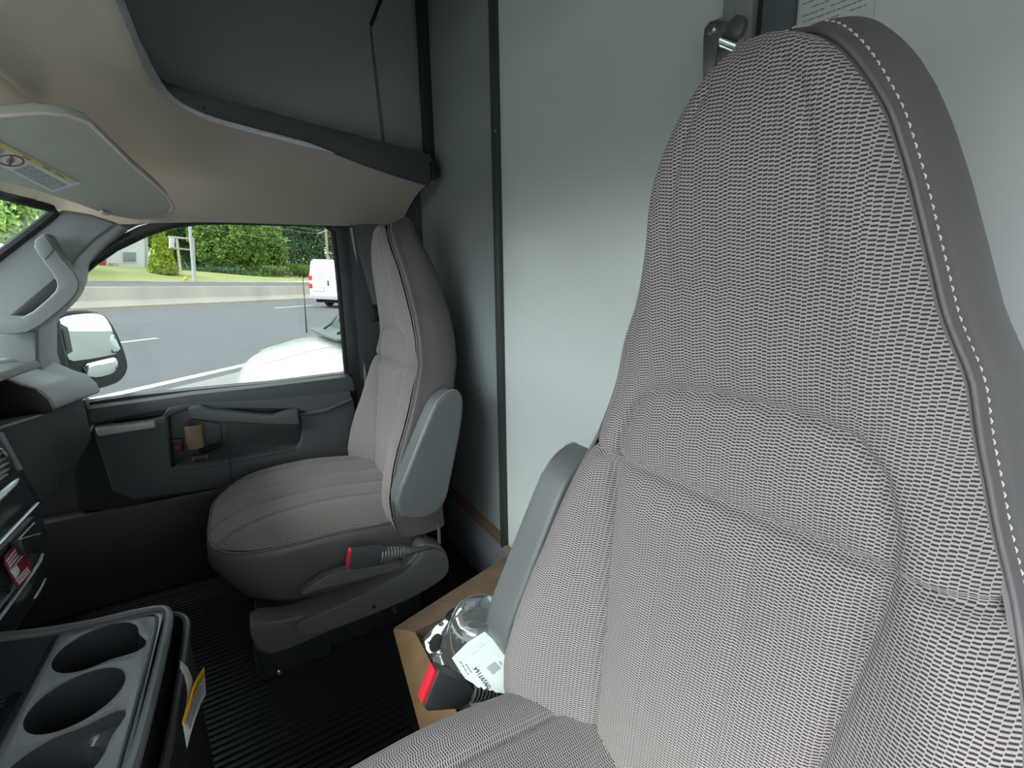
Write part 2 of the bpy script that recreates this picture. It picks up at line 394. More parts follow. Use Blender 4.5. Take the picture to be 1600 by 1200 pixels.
# roof skin over the cab, body behind the dash, left rear pillar (keeps the light to the real openings)
b = NB(); box(b, (-.25, .10, .445), (1.46, .5, .465)); obj('roof', b, M['attic'], kind='structure')
b = NB(); box(b, (1.50, -.62, .37), (1.72, 1.0, .41)); obj('roof_right', b, M['attic'], kind='structure')
b = NB(); prism(b, pxs([(600, 365), (556, 345), (545, 336), (440, 331), (320, 331), (215, 352), (165, 377), (128, 402), (100, 385), (180, 300), (330, 268), (620, 262)], 'x', 1.665), (.03, 0, 0)); obj('wall_right_header', b, M['black_gloss'], kind='structure')
b = NB(); prism(b, [(-.12, .80, -.20), (1.65, .80, -.20), (1.60, 1.55, -.42), (-.07, 1.55, -.42)], (0, 0, -.05), .01); obj('hood', b, mat('white_hood_paint', (.72, .75, .75), .3), kind='structure')  # van's own hood, out of view, added to bounce light onto the headliner
b = NB(); box(b, (-2.7, -4, -1.65), (-2.6, 3.2, 1.6)); obj('wall_left_blocker', b, mat('blocker_side', (.45, .45, .45), .6), kind='structure')  # unseen wall added to shade the open driver side, in place of a parked vehicle
b = NB(); box(b, (-.5, .80, FZ), (1.75, .84, -.17)); obj('wall_front', b, M['black'], kind='structure')
b = NB(); box(b, (-.32, YB-.02, FZ), (-.26, -.36, .45)); obj('wall_left_pillar', b, M['dark_plastic'], kind='structure')
b = NB(); box(b, (-.30, -.5, .20), (-.24, .42, .46), .02); obj('wall_left_header', b, M['headliner'], kind='structure')
b = NB(); box(b, (1.60, -.60, FZ), (1.70, -.345, .26)); box(b, (1.53, -.60, .12), (1.70, -.50, .42)); obj('wall_right_rear', b, M['dark_plastic'], kind='structure')
b = NB(); box(b, (1.648, .30, FZ), (1.70, .85, -.36), .01); obj('wall_right_front', b, M['black'], kind='structure')
# right rear pillar (B pillar) with a belt guide
b = NB()
prism(b, [(1.615, -.372, FZ), (1.615, -.372, -.30), (1.60, -.352, .235), (1.56, -.50, .235), (1.56, -.56, .235), (1.56, -.56, FZ)], (.06, 0, 0), .012)
trp = obj('trim_7', b, M['dark_plastic'], kind='structure')
b = NB(); tube(b, [P(549, 356, 'x', 1.60), P(556, 400, 'x', 1.605), P(562, 470, 'x', 1.61), P(566, 540, 'x', 1.61), P(572, 600, 'x', 1.60), P(580, 700, 'x', 1.60)], .006, 8); obj('door_seal', b, M['post'], trp)
b = NB(); box(b, (1.585, -.425, -.10), (1.615, -.39, -.04), .006); obj('belt_guide', b, M['black'], trp)
b = NB(); box(b, (1.60, -.38, FZ), (1.66, .8, -.60), .02); obj('wall_right_lower', b, M['black'], kind='structure')

# ------------------------------------------------------------------ passenger door
XG = 1.665
door = thing('door_1', (1.63, .05, -.70), kind='structure')
win = [(133, 629), (200, 619), (300, 609), (420, 598), (541, 583), (536, 520), (528, 430), (521, 366), (516, 356), (505, 351), (440, 348), (360, 347), (310, 348), (270, 353), (230, 365), (180, 389), (145, 413), (118, 436), (95, 470), (58, 520), (78, 592)]
outl = [(100, 646), (300, 625), (575, 600), (566, 470), (556, 352), (548, 340), (440, 334), (320, 333), (262, 340), (215, 354), (165, 379), (128, 404), (95, 435), (70, 465), (22, 522), (40, 612)]
b = NB(); plate(b, [pxs(outl, 'x', XG-.02), pxs(win, 'x', XG-.02)], (.05, 0, 0), .004); obj('window_frame', b, M['black_gloss'], door)
win_in = [(133, 629), (300, 609), (541, 583), (528, 430), (520, 362), (505, 351), (360, 347), (270, 353), (180, 389), (118, 436), (95, 470), (58, 520), (78, 592)]
b = NB(); tube(b, [P(u, v, 'x', XG-.022) for u, v in win_in[2:7]], .008, 6); tube(b, [P(u, v, 'x', XG-.022) for u, v in win[8:18]], .008, 6); obj('window_seal', b, M['rubber'], door)
b = NB(); prism(b, pxs([(40, 650)] + [(580, 606), (566, 340), (300, 325), (20, 480)], 'x', XG+.012), (.004, 0, 0))
gl = obj('window_1', b, M['glass'], door)
# belt ledge under the glass
b = NB(); prism(b, pxs([(126, 641), (300, 617), (420, 604), (552, 588), (558, 612), (470, 628), (330, 636), (250, 645), (142, 664)], 'x', 1.575), (.075, 0, 0), .014, 3); obj('belt_ledge', b, M['door_plastic'], door)
# trim panel
b = NB(); prism(b, pxs([(100, 640), (556, 600), (575, 760), (360, 790), (120, 800)], 'x', 1.612), (.05, 0, 0), .01); obj('door_panel', b, M['black_gloss'], door)
pocket = [(262, 652), (295, 640), (466, 640), (471, 668), (470, 690), (462, 701), (303, 732), (268, 733)]
pan = [(142, 668), (252, 652), (262, 636), (290, 630), (440, 622), (548, 610), (556, 640), (556, 742), (368, 760), (210, 782), (176, 770), (160, 720)]
b = NB(); plate(b, [pxs(pan, 'x', 1.572), pxs(pocket, 'x', 1.572)], (.045, 0, 0), .009, 3); obj('armrest_panel', b, M['door_plastic'], door)
b = NB(); prism(b, [P(268, 731, 'x', 1.572), P(303, 731, 'x', 1.572), P(462, 700, 'x', 1.572), P(466, 690, 'x', 1.612), P(440, 686, 'x', 1.612), P(350, 700, 'x', 1.612), P(290, 712, 'x', 1.612)], (0, 0, -.012), .002); obj('pocket_floor', b, M['door_plastic'], door)
b = NB(); prism(b, pxs([(293, 638), (312, 634), (326, 640), (425, 650), (448, 643), (466, 640), (468, 664), (430, 664), (330, 659), (298, 655)], 'x', 1.535), (.035, 0, 0), .006, 3); obj('pull_handle', b, M['door_plastic'], door)
b = NB(); prism(b, pxs([(550, 586), (584, 598), (592, 800), (556, 790)], 'x', 1.632), (.03, 0, 0), .004); obj('door_edge', b, M['dark_plastic'], door)
b = NB(); tube(b, [P(466, 648, 'x', 1.565), P(505, 642, 'x', 1.565), P(550, 624, 'x', 1.568)], [.006, .01, .006], 8); obj('armrest_cap', b, M['door_plastic'], door)
b = NB(); prism(b, pxs([(357, 665), (362, 742), (364, 760), (362, 760), (360, 742), (355, 665)], 'x', 1.5705), (.003, 0, 0)); obj('panel_seam', b, M['black'], door)
b = NB(); prism(b, [P(u, v, 'z', -.345) for u, v in [(144, 661), (151, 671), (240, 658), (253, 645), (240, 647), (160, 657)]], (0, 0, -.02), .004); tray = obj('door_tray', b, mat('door_tray_grey', (.46, .48, .49), .4), door)
b = NB(); prism(b, [P(u, v, 'z', -.3445) for u, v in [(180, 661), (212, 656), (210, 653.5), (181, 658)]], (0, 0, -.006), .001); obj('tray_slot', b, M['black'], tray)
b = NB(); prism(b, pxs([(268, 687), (285, 686), (286, 705), (269, 706)], 'x', 1.600), (.014, 0, 0), .003); lk = obj('lock_switch', b, M['black'], door)
b = NB(); prism(b, pxs([(272, 697), (282, 696), (283, 703), (273, 704)], 'x', 1.597), (.006, 0, 0), .001); obj('switch_face', b, M['red_dark'], lk)
b = NB(); prism(b, pxs([(299, 714), (325, 711), (325, 723), (300, 726)], 'x', 1.588), (.02, 0, 0), .003); ws = obj('window_switch', b, M['grey_plastic'], door)
b = NB(); prism(b, pxs([(303, 716), (321, 713), (321, 720), (304, 723)], 'x', 1.584), (.008, 0, 0), .002); wk = obj('rocker', b, M['black'], ws)
b = NB(); prism(b, pxs([(300, 655), (346, 662), (347, 694), (320, 705), (298, 708)], 'x', 1.606), (.01, 0, 0), .003); obj('handle_bezel', b, M['dark_plastic'], door)
b = NB(); tube(b, [P(312, 706, 'x', 1.578), P(330, 700, 'x', 1.572), P(345, 694, 'x', 1.585)], [.008, .010, .006], 8); obj('inner_handle', b, M['black'], door)
# tan card sleeve wrapped on the inner handle
b = NB(); a0, a1 = P(301, 664, 'x', 1.555), P(306, 700, 'x', 1.555)
ring = []
for i in range(13):
    th = R(-110+220*i/12); ring.append((math.sin(th)*.022, -math.cos(th)*.013))
X = np.array([[a+np.array([dx, dy, 0]) for dy, dx in ring] for a in (a0, a0*.66+a1*.34, a0*.33+a1*.67, a1)])
grid(b, X); bmesh.ops.solidify(b, geom=list(b.faces), thickness=.0015)
tag(obj('card_sleeve', b, M['tan']), 'tan card sleeve wrapped around the inner door handle', 'sleeve')

# ------------------------------------------------------------------ windshield and right A pillar
YW = lambda x, z: .352+(.213-z)/.95+.115*max(0, 1-((x-.76)/.76)**2)
b = NB(); grid(b, np.array([[(-.10+(1.52+.05*(1-k)+.10)*f, YW(-.10+1.62*f, -.16+.42*k), -.16+.42*k) for f in np.linspace(0, 1, 24)] for k in np.linspace(0, 1, 8)])); bmesh.ops.solidify(b, geom=list(b.faces), thickness=.005); tag(obj('window_2', b, M['windshield']), kind='structure')
b = NB()
tube(b, [P(-60, 292, 'x', 1.33)+np.array([0, .01, 0]), P(0, 305, 'x', 1.40), P(80, 325, 'x', 1.495), P(86, 331, 'x', 1.50), P(70, 345, 'x', 1.5), P(0, 398, 'x', 1.5), P(-60, 446, 'x', 1.5)], .010, 8); obj('trim_8', b, M['rubber'], kind='structure')
b = NB()
prism(b, pxs([(-90, 470), (0, 399), (86, 332), (94, 326), (140, 334), (186, 349), (150, 375), (116, 408), (112, 440), (96, 470), (60, 505), (60, 560), (72, 600), (40, 640), (-90, 640)], 'x', 1.50), (.14, 0, 0), .012, 3)
pil = obj('trim_9', b, M['pillar'], kind='structure')
hand = thing('grab_handle', tuple(P(60, 440, 'x', 1.46)), 'grey grab handle moulded on the windshield pillar above the dash', 'handle')
b = NB(); prism(b, smooth_path(pxs([(48, 380), (71, 360), (80, 375), (90, 396), (112, 420), (124, 438), (122, 457), (102, 479), (52, 518), (15, 524), (-30, 516), (-30, 494), (15, 494), (40, 496), (85, 458), (90, 444), (80, 424), (66, 407)], 'x', 1.435), 1), (.05, 0, 0), .008, 3); obj('bar', b, M['pillar'], hand)
b = NB(); prism(b, pxs([(53, 380), (70, 366), (84, 390), (70, 406)], 'x', 1.432), (.006, 0, 0), .0025); obj('screw_cover', b, M['pillar'], hand)
b = NB(); prism(b, pxs([(16, 492), (84, 436), (91, 446), (86, 460), (42, 498), (22, 497)], 'x', 1.494), (.008, 0, 0), .001); obj('grip_recess', b, M['black'], hand)

# ------------------------------------------------------------------ dashboard
dash = thing('dashboard', (1.2, .5, FZ), 'dark grey grained dashboard under the windshield, passenger end', 'dashboard')
b = NB(); prism(b, [(.35, .52, -.14), (.35, .40, -.135), (.35, .395, -.150), (.35, .41, -.155), (.35, .52, -.19), (.35, .82, -.19), (.35, .82, -.10)], (1.03, 0, 0), .006); obj('dash_top', b, M['dark_plastic'], dash)
b = NB()
prof = [P(33, 601, 'x', 1.37), P(57, 607, 'x', 1.37), P(77, 624, 'x', 1.37), P(86, 641, 'x', 1.37)]
prof = [np.array([1.37, p[1], p[2]]) for p in prof] + [np.array([1.37, .47, -.27]), np.array([1.37, .75, -.22]), np.array([1.37, .78, -.12]), np.array([1.37, .50, -.135])]
prism(b, prof, (.23, -.035, -.005), .010, 3); obj('dash_brow', b, M['pad'], dash)
b = NB(); prism(b, [p+np.array([-.0, 0, 0]) for p in prof], (-.006, 0, 0), .0015); obj('brow_dark_end', b, M['black'], dash)  # flat black plate on the brow end; the cavity's shade is put in its colour
b = NB(); prism(b, [(.35, .56, -.15), (.35, .56, -.27), (.35, .50, -.27), (.35, .54, -.16)], (1.02, 0, 0)); obj('tray_back', b, M['black'], dash)
b = NB()
prism(b, [P(0, 679, 'y', .40)+np.array([-.05, 0, .02]), P(87, 641, 'y', .40), P(131, 618, 'y', .375), P(147, 684, 'y', .375), P(120, 728, 'y', .40), P(90, 771, 'y', .42), P(64, 792, 'y', .42), P(30, 735, 'y', .41)], (0, .16, 0), .012, 3); obj('fascia_panel', b, M['dash_plastic'], dash)
b = NB(); prism(b, [P(124, 632, 'x', 1.575), P(132, 625, 'x', 1.575), P(146, 664, 'x', 1.575), P(137, 680, 'x', 1.575)], (.03, 0, 0), .003); obj('end_cap', b, M['black'], dash)
b = NB(); tube(b, [P(136, 680, 'x', 1.56), P(141, 672, 'x', 1.57), P(145, 664, 'x', 1.58)], .004, 6); obj('door_hinge_cover', b, M['silver'], dash)
YS = .365
b = NB(); prism(b, pxs([(-150, 610), (0, 665), (30, 735), (62, 786), (80, 840), (82, 876), (66, 930), (30, 985), (-150, 1180)], 'y', YS+.012), (0, .2, 0), .01, 3); stack = obj('centre_stack', b, M['black_gloss'], dash)
b = NB(); tube(b, [P(0, 678, 'y', YS+.005), P(12, 700, 'y', YS+.005), P(30, 733, 'y', YS+.005)], .0045, 8); obj('stack_edge', b, M['pad'], dash)
b = NB(); prism(b, pxs([(-110, 725), (2, 697), (14, 705), (24, 735), (18, 748), (-110, 830)], 'y', YS), (0, .03, 0), .004); vent = obj('air_vent', b, M['black'], dash)
b = NB(); tube(b, [P(-40, 706, 'y', YS-.002), P(2, 702, 'y', YS-.002), P(11, 712, 'y', YS-.002)], .002, 6); obj('vent_surround', b, M['silver'], vent)
for (u0, v0), (u1, v1) in (((-40, 745), (11, 714)), ((-40, 757), (15, 722)), ((-40, 768), (16, 731)), ((-40, 779), (13, 740)), ((-40, 735), (6, 705))):
    b = NB(); prism(b, [P(u0, v0, 'y', YS-.004), P(u1, v1, 'y', YS-.004), P(u1, v1+2.2, 'y', YS-.004), P(u0, v0+2.2, 'y', YS-.004)], (0, .02, 0), .0006); obj('slat', b, M['silver'], vent)
b = NB(); tube(b, [P(-60, 826, 'y', YS-.006), P(0, 775, 'y', YS-.006), P(20, 757, 'y', YS-.006), P(28, 749, 'y', YS-.004)], [.006, .006, .005, .002], 8); obj('silver_bar', b, M['silver'], dash)
b = NB(); tube(b, [P(-60, 910, 'y', YS), P(0, 848, 'y', YS), P(59, 786, 'y', YS)], .0025, 6); obj('bezel_upper_edge', b, M['silver'], dash)
b = NB(); tube(b, [P(-60, 1035, 'y', YS), P(0, 966, 'y', YS), P(50, 897, 'y', YS), P(62, 878, 'y', YS), P(66, 866, 'y', YS)], .0025, 6); obj('bezel_lower_edge', b, M['silver'], dash)
b = NB(); tube(b, [P(54, 935, 'y', YS+.004), P(66, 916, 'y', YS+.004), P(71, 904, 'y', YS+.004)], .0018, 6); obj('lower_edge', b, M['silver'], dash)
b = NB(); prism(b, pxs([(-60, 925), (0, 860), (54, 806), (62, 850), (60, 866), (48, 890), (0, 955), (-60, 1020)], 'y', YS+.004), (0, .02, 0), .003); obj('switch_panel', b, M['black_gloss'], dash)
b = NB(); tube(b, [P(26, 846, 'y', YS-.001), P(54, 817, 'y', YS-.001)], .0012, 6); obj('slot_edge', b, M['bright'], dash)
b = NB(); prism(b, pxs([(34, 843), (50, 837), (60, 834), (64, 862), (52, 866), (40, 864)], 'y', YS-.012), (0, .015, 0), .003); hk = obj('socket_cover', b, M['black'], dash)
b = NB(); tube(b, [P(34, 842, 'y', YS-.014), P(55, 836, 'y', YS-.016), P(59, 836, 'y', YS-.016), P(63, 833, 'y', YS-.016)], [.0015, .002, .003, .001], 6); obj('cover_hinge', b, M['steel'], hk)
b = NB(); tube(b, [P(43, 864, 'y', YS-.014), P(45, 868, 'y', YS-.014)], .004, 8); obj('cover_catch', b, M['bright'], hk)
for u, v in ((4, 921), (10, 918), (12, 925)):
    b = NB(); lathe(b, P(u, v, 'y', YS), (0, -1, 0), [(.003, -.002), (.003, .002), (0, .002)], 10); obj('socket_hole', b, M['black'], dash)
lab = thing('warning_sticker', tuple(P(28, 880, 'y', YS)), 'small red and white warning sticker on the lower dash panel', 'sticker')
b = NB(); prism(b, pxs([(8, 869), (28, 845), (36, 858), (52, 892), (28, 920), (8, 881)], 'y', YS-.002), (0, .001, 0)); obj('sheet', b, M['red_dark'], lab)
b = NB()
for i in range(4):
    q = np.array([(10+i*2.2, 876+i*4.2), (28+i*2.6, 853+i*4.6), (28.6+i*2.6, 855.4+i*4.6), (10.8+i*2.2, 878.5+i*4.2)]); prism(b, pxs(q, 'y', YS-.0025), (0, .0006, 0))
for i in range(3):
    q = np.array([(25+i*2, 906+i*3), (43+i*2, 886+i*3), (43.6+i*2, 888+i*3), (25.8+i*2, 908+i*3)]); prism(b, pxs(q, 'y', YS-.0025), (0, .0006, 0))
tag(obj('small_print', b, M['paper']), kind='stuff'); bpy.data.objects['small_print'].parent = lab; bpy.data.objects['small_print'].location = WL['small_print']-WL[lab.name]
b = NB(); prism(b, pxs([(16, 892), (22, 882), (26, 882), (31, 890), (31, 894), (25, 904)], 'y', YS-.0025), (0, .0006, 0), .0003); obj('pictogram', b, M['paper'], lab)

# ------------------------------------------------------------------ centre console with cup holders
ZC = -.466
con = thing('cup_holder_console', (.65, .22, FZ), 'black moulded console with three round cup holders between the seats', 'console')
def circ(cx, cy, r, n=40, z=ZC): return [(cx+r*math.cos(2*math.pi*k/n), cy+r*math.sin(2*math.pi*k/n), z) for k in range(n)]
cups = [(.736, .224, .0435), (.642, .2225, .0435), (.548, .221, .0435)]
def cup_hole(cx, cy, r, nx, ny, z=ZC, n=44):
    """round hole with a rounded notch towards (nx, ny)"""
    pts = []
    for k in range(n):
        a = 2*math.pi*k/n; ca, sa = math.cos(a), math.sin(a)
        rr = r+.024*math.exp(-((a-math.atan2(ny, nx)+math.pi) % (2*math.pi)-math.pi)**2/.10)
        pts.append((cx+rr*ca, cy+rr*sa, z))
    return pts
holes = [cup_hole(*cups[0], -.55, -.83), circ(*cups[1]), cup_hole(*cups[2], .66, -.75)]
top_out = [(.45, .275, ZC), (.45, .155, ZC), (.765, .155, ZC), (.785, .175, ZC), (.797, .275, ZC)]
b = NB(); plate(b, [top_out]+holes, (0, 0, -.006), .0018, 2); obj('top_plate', b, M['console'], con)
for c_, h_ in zip(cups, holes):
    b = NB(); A = np.array(h_); n = len(A); cc = np.array([c_[0], c_[1], 0])
    def sc(k, z):
        Q = A.copy(); Q[:, :2] = cc[:2]+(A[:, :2]-cc[:2])*k; Q[:, 2] = z; return Q
    C0 = np.array(circ(c_[0], c_[1], c_[2]*.96, n))
    def lowring(z, k): Q = np.array(circ(c_[0], c_[1], c_[2]*k, n)); Q[:, 2] = z; return Q
    rings = np.stack([sc(1.0, ZC-.001), sc(.985, ZC-.012), sc(.97, ZC-.018), lowring(ZC-.024, .955), lowring(ZC-.085, .86), lowring(ZC-.088, .6), lowring(ZC-.088, .01)])
    grid(b, rings, closed=True); obj('cup_well', b, M['black_gloss'], con)
b = NB()   # raised rim round the passenger side and the rear
rim = smooth_path([(.852, .372, ZC-.006), (.83, .335, ZC-.002), (.80, .26, ZC-.002), (.788, .165, ZC-.002), (.765, .147, ZC-.002), (.70, .146, ZC-.002), (.60, .147, ZC-.002), (.50, .150, ZC-.002), (.44, .16, ZC-.003)], 3, False)
tube(b, rim, .0065, 10); obj('rim', b, M['console'], con)
b = NB(); gi = smooth_path([(.785, .26, ZC), (.776, .172, ZC), (.76, .160, ZC), (.70, .159, ZC), (.60, .160, ZC), (.45, .163, ZC)], 3, False); tube(b, gi, .002, 6); obj('rim_groove', b, M['black'], con)
b = NB(); prism(b, [(.45, .27, ZC-.001), (.45, .277, ZC-.002), (.45, .290, ZC-.012), (.45, .298, ZC-.04), (.45, .30, ZC-.1), (.45, .27, ZC-.1)], (.348, 0, 0), .003, 3); obj('front_roll', b, M['black_gloss'], con)
b = NB(); prism(b, [(.46, .36, FZ), (.44, .142, FZ), (.765, .142, FZ), (.795, .165, FZ), (.865, .36, FZ)], (0, 0, ZC-.008-FZ-.09), .012, 3); obj('body', b, M['black_gloss'], con)
b = NB(); X = np.array([[np.array(p)+np.array([0, 0, dz]) for p in rim] for dz in (-.004, -.10)]); grid(b, X); obj('skirt', b, M['black_gloss'], con)
b = NB(); lip = smooth_path([(.84, .30, ZC-.022), (.80, .18, ZC-.02), (.775, .128, ZC-.02), (.70, .126, ZC-.022), (.60, .127, ZC-.026), (.52, .13, ZC-.03), (.44, .14, ZC-.034)], 3, False); tube(b, lip, .005, 8)
X = np.array([[np.array(p)+np.array([0, .0, dz]) for p in lip] for dz in (0, -.36)]); grid(b, X); obj('side_cover', b, M['black'], con)
# caution tag hanging behind the console
tg = thing('paper_tag', tuple(P(300, 1100, 'y', .105)), 'curled white paper tag with yellow band hanging on the console', 'tag')
def ribbon(bm, Lp, Rp, ax, val, th=.0006, curl=None):
    X = np.array([[P(l[0], l[1], ax, val+(curl[i] if curl else 0)), P(r[0], r[1], ax, val+(curl[i] if curl else 0)+.004)] for i, (l, r) in enumerate(zip(Lp, Rp))]); grid(bm, X)
    bmesh.ops.solidify(bm, geom=list(bm.faces), thickness=th)
b = NB(); ribbon(b, [(281, 1044), (287, 1054), (291, 1068), (293, 1085), (291, 1102), (285, 1128)], [(282, 1032), (293, 1042), (299, 1056), (302, 1064), (297, 1080), (290, 1110)], 'y', .108); obj('back_leaf', b, M['tag_paper'], tg)
b = NB(); ribbon(b, [(319, 1041), (308, 1058), (300, 1075), (294, 1098), (287, 1120), (284, 1130)], [(320.5, 1055), (312, 1068), (304, 1084), (297, 1106), (290, 1124), (286, 1134)], 'y', .100); obj('yellow_band', b, M['yellow'], tg)
b = NB(); ribbon(b, [(320, 1055), (312, 1068), (304, 1084), (297, 1106), (290, 1124), (286, 1134)], [(322, 1085), (314, 1100), (307, 1118), (300, 1140), (295, 1158), (292, 1171)], 'y', .100); obj('front_leaf', b, M['tag_paper'], tg)
b = NB()
for k, f in enumerate((.2, .34, .48, .62)):
    p0 = np.array([320, 1055])*(1-f)+np.array([322, 1085])*f; p1 = np.array([290, 1124])*(1-f)+np.array([295, 1158])*f
    m0 = p0*.75+p1*.25+np.array([-2.5, 0]); m1 = p0*.35+p1*.65+np.array([-1.5, 0])
    prism(b, pxs([p0+(m0-p0)*.25, m0, m1, p0+(p1-p0)*.9, p0+(p1-p0)*.9+np.array([1, 1.5]), m1+np.array([1, 1.6]), m0+np.array([1, 1.6])], 'y', .0985), (0, .0005, 0))
tag(obj('small_print', b, M['ink_grey'], tg), kind='stuff')

# ------------------------------------------------------------------ sun visor
n_v = np.array([.19, .33, 1.0]); n_v /= np.linalg.norm(n_v); p_v = np.array([1.1, .19, .298])
def pv(pts, off=0): return [PP(u, v, p_v-n_v*off, n_v) for u, v in pts]
vis = thing('sun_visor', tuple(PP(140, 260, p_v, n_v)), 'grey green sun visor folded up with a warning label', 'visor')
b = NB(); vo = [(-60, 192), (0, 179), (60, 174), (105, 177), (138, 188), (165, 213), (205, 252), (240, 282), (262, 303), (271, 322), (262, 336), (240, 341), (205, 343), (165, 336), (120, 319), (60, 300), (0, 284), (-60, 270)]
prism(b, pv(vo), n_v*.016, .006, 3); obj('board', b, M['visor'], vis)
b = NB(); tube(b, [p-n_v*.001 for p in pv([(-60, 192), (0, 180), (60, 175), (105, 178.5), (137, 190), (164, 215), (203, 254), (238, 284), (260, 305), (269, 322), (261, 334), (240, 339)])], .0032, 8); obj('edge_welt', b, M['headliner'], vis)
b = NB(); tube(b, pv([(169, 334), (158, 331)], .004), .005, 8); obj('pivot_clip', b, M['visor'], vis)
lb = np.array([(-45, 198), (127, 287), (82, 301), (-90, 212)], float)
def lq(s, t): return tuple((lb[0]*(1-s)+lb[1]*s)*(1-t)+(lb[3]*(1-s)+lb[2]*s)*t)
b = NB(); prism(b, pv([lq(0, 0), lq(1, 0), lq(1, 1), lq(0, 1)], .0012), n_v*.001); sh = obj('label_sheet', b, M['visor_paper'], vis)
b = NB(); prism(b, pv([lq(0, .03), lq(.965, .03), lq(.965, .2), lq(0, .2)], .0018), n_v*.0006); obj('yellow_band', b, M['visor_yellow'], sh)
b = NB(); r_ = random.Random(3)
for i in range(7):
    t0 = .28+i*.095
    for s0, s1 in ((.05, .40), (.62, .97)):
        if i in (0,) and s0 > .5: continue
        s = s0
        while s < s1-.02:
            w = min(r_.uniform(.03, .09), s1-s); prism(b, pv([lq(s, t0), lq(s+w, t0), lq(s+w, t0+.035), lq(s, t0+.035)], .0018), n_v*.0005); s += w+.01
for s in (.12, .22, .5, .68, .8): prism(b, pv([lq(s, .08), lq(s+.07, .08), lq(s+.07, .15), lq(s, .15)], .0022), n_v*.0004)
tag(obj('small_print', b, M['ink_grey'], sh), kind='stuff')
b = NB(); n = 36; oc = [lq(.51+.085*math.cos(2*math.pi*k/n), .57+.36*math.sin(2*math.pi*k/n)) for k in range(n)]; ic = [lq(.51+.074*math.cos(2*math.pi*k/n), .57+.30*math.sin(2*math.pi*k/n)) for k in range(n)]
plate(b, [pv(oc, .002), pv(ic, .002)], n_v*.0006)
prism(b, pv([lq(.455, .36), lq(.465, .32), lq(.565, .78), lq(.555, .82)], .0021), n_v*.0006); obj('ban_symbol', b, M['red_dark'], sh)
b = NB(); prism(b, pv([lq(.475, .45), lq(.50, .40), lq(.53, .5), lq(.545, .66), lq(.52, .74), lq(.495, .66), lq(.48, .58)], .0019), n_v*.0006); obj('seat_pictogram', b, M['ink_grey'], sh)

# ================================================================== SEATS
ZW = [-.64, -.57, -.5, -.4, -.3, -.25, -.2, -.15, -.1, -.06, -.02, .035, .07, .11, .136, .154, .170, .180, .185]
WW = [.236, .248, .240, .228, .215, .204, .188, .170, .155, .146, .128, .112, .102, .089, .077, .066, .046, .024, .004]
ZT = [-.64, -.57, -.52, -.45, -.39, -.35, -.28, -.22, -.19, -.12, -.05, 0, .06, .12, .165, .185]
TT = [-.275, -.257, -.255, -.271, -.292, -.31, -.336, -.357, -.368, -.376, -.373, -.37, -.362, -.350, -.350, -.366]
ZM = [-.64, -.55, -.45, -.35, -.25, -.2, -.1, 0, .08, .14, .175, .185]
TM = [-.305, -.312, -.322, -.338, -.356, -.364, -.370, -.362, -.352, -.350, -.354, -.364]
_zf = np.linspace(-.66, .2, 431); _k = np.exp(-(np.arange(-9, 10)/4.5)**2); _k /= _k.sum()
def itp(z, a, b_):
    if a is ZW:      # the outline is a smooth curve through these widths
        y = np.interp(_zf, a, b_); y2 = np.convolve(np.pad(y, 9, mode='edge'), _k, mode='valid'); f = sst((.17-_zf)/.05)
        return np.where(np.asarray(z) > .11, .0885*(np.clip(.1852-np.asarray(z), 1e-6, 1)/.0752)**.45, np.interp(z, _zf, y*(1-f)+y2*f))
    if a is ZT or a is ZM:
        y = np.interp(_zf, a, b_); return np.interp(z, _zf, np.convolve(np.pad(y, 9, mode='edge'), _k, mode='valid'))
    return np.interp(z, a, b_)
def seg_dist(px, pz, A):
    d = np.full(px.shape, 9.0)
    for (x0, z0), (x1, z1) in zip(A, A[1:]):
        vx, vz = x1-x0, z1-z0; L = vx*vx+vz*vz+1e-12
        t = np.clip(((px-x0)*vx+(pz-z0)*vz)/L, 0, 1); d = np.minimum(d, np.hypot(px-x0-t*vx, pz-z0-t*vz))
    return d
SEAM_SIDE = [(.106, -.64), (.108, -.5), (.112, -.41), (.120, -.35), (.128, -.27), (.134, -.21), (.130, -.17), (.118, -.135), (.098, -.112), (.07, -.103), (.0, -.099)]
SEAM_LOW = [(0, -.2), (.134, -.2), (.19, -.196)]
SEAM_HEAD = [(0, -.003), (.058, -.001), (.066, .006), (.068, .02), (.058, .09), (.044, .14), (.03, .158)]
SEAM_RIB = [(.045, -.215), (.042, -.40), (.038, -.60)]
SEAM_EDGE = [(w-.016, z) for z, w in zip(ZW, WW) if -.64 < z < .12]
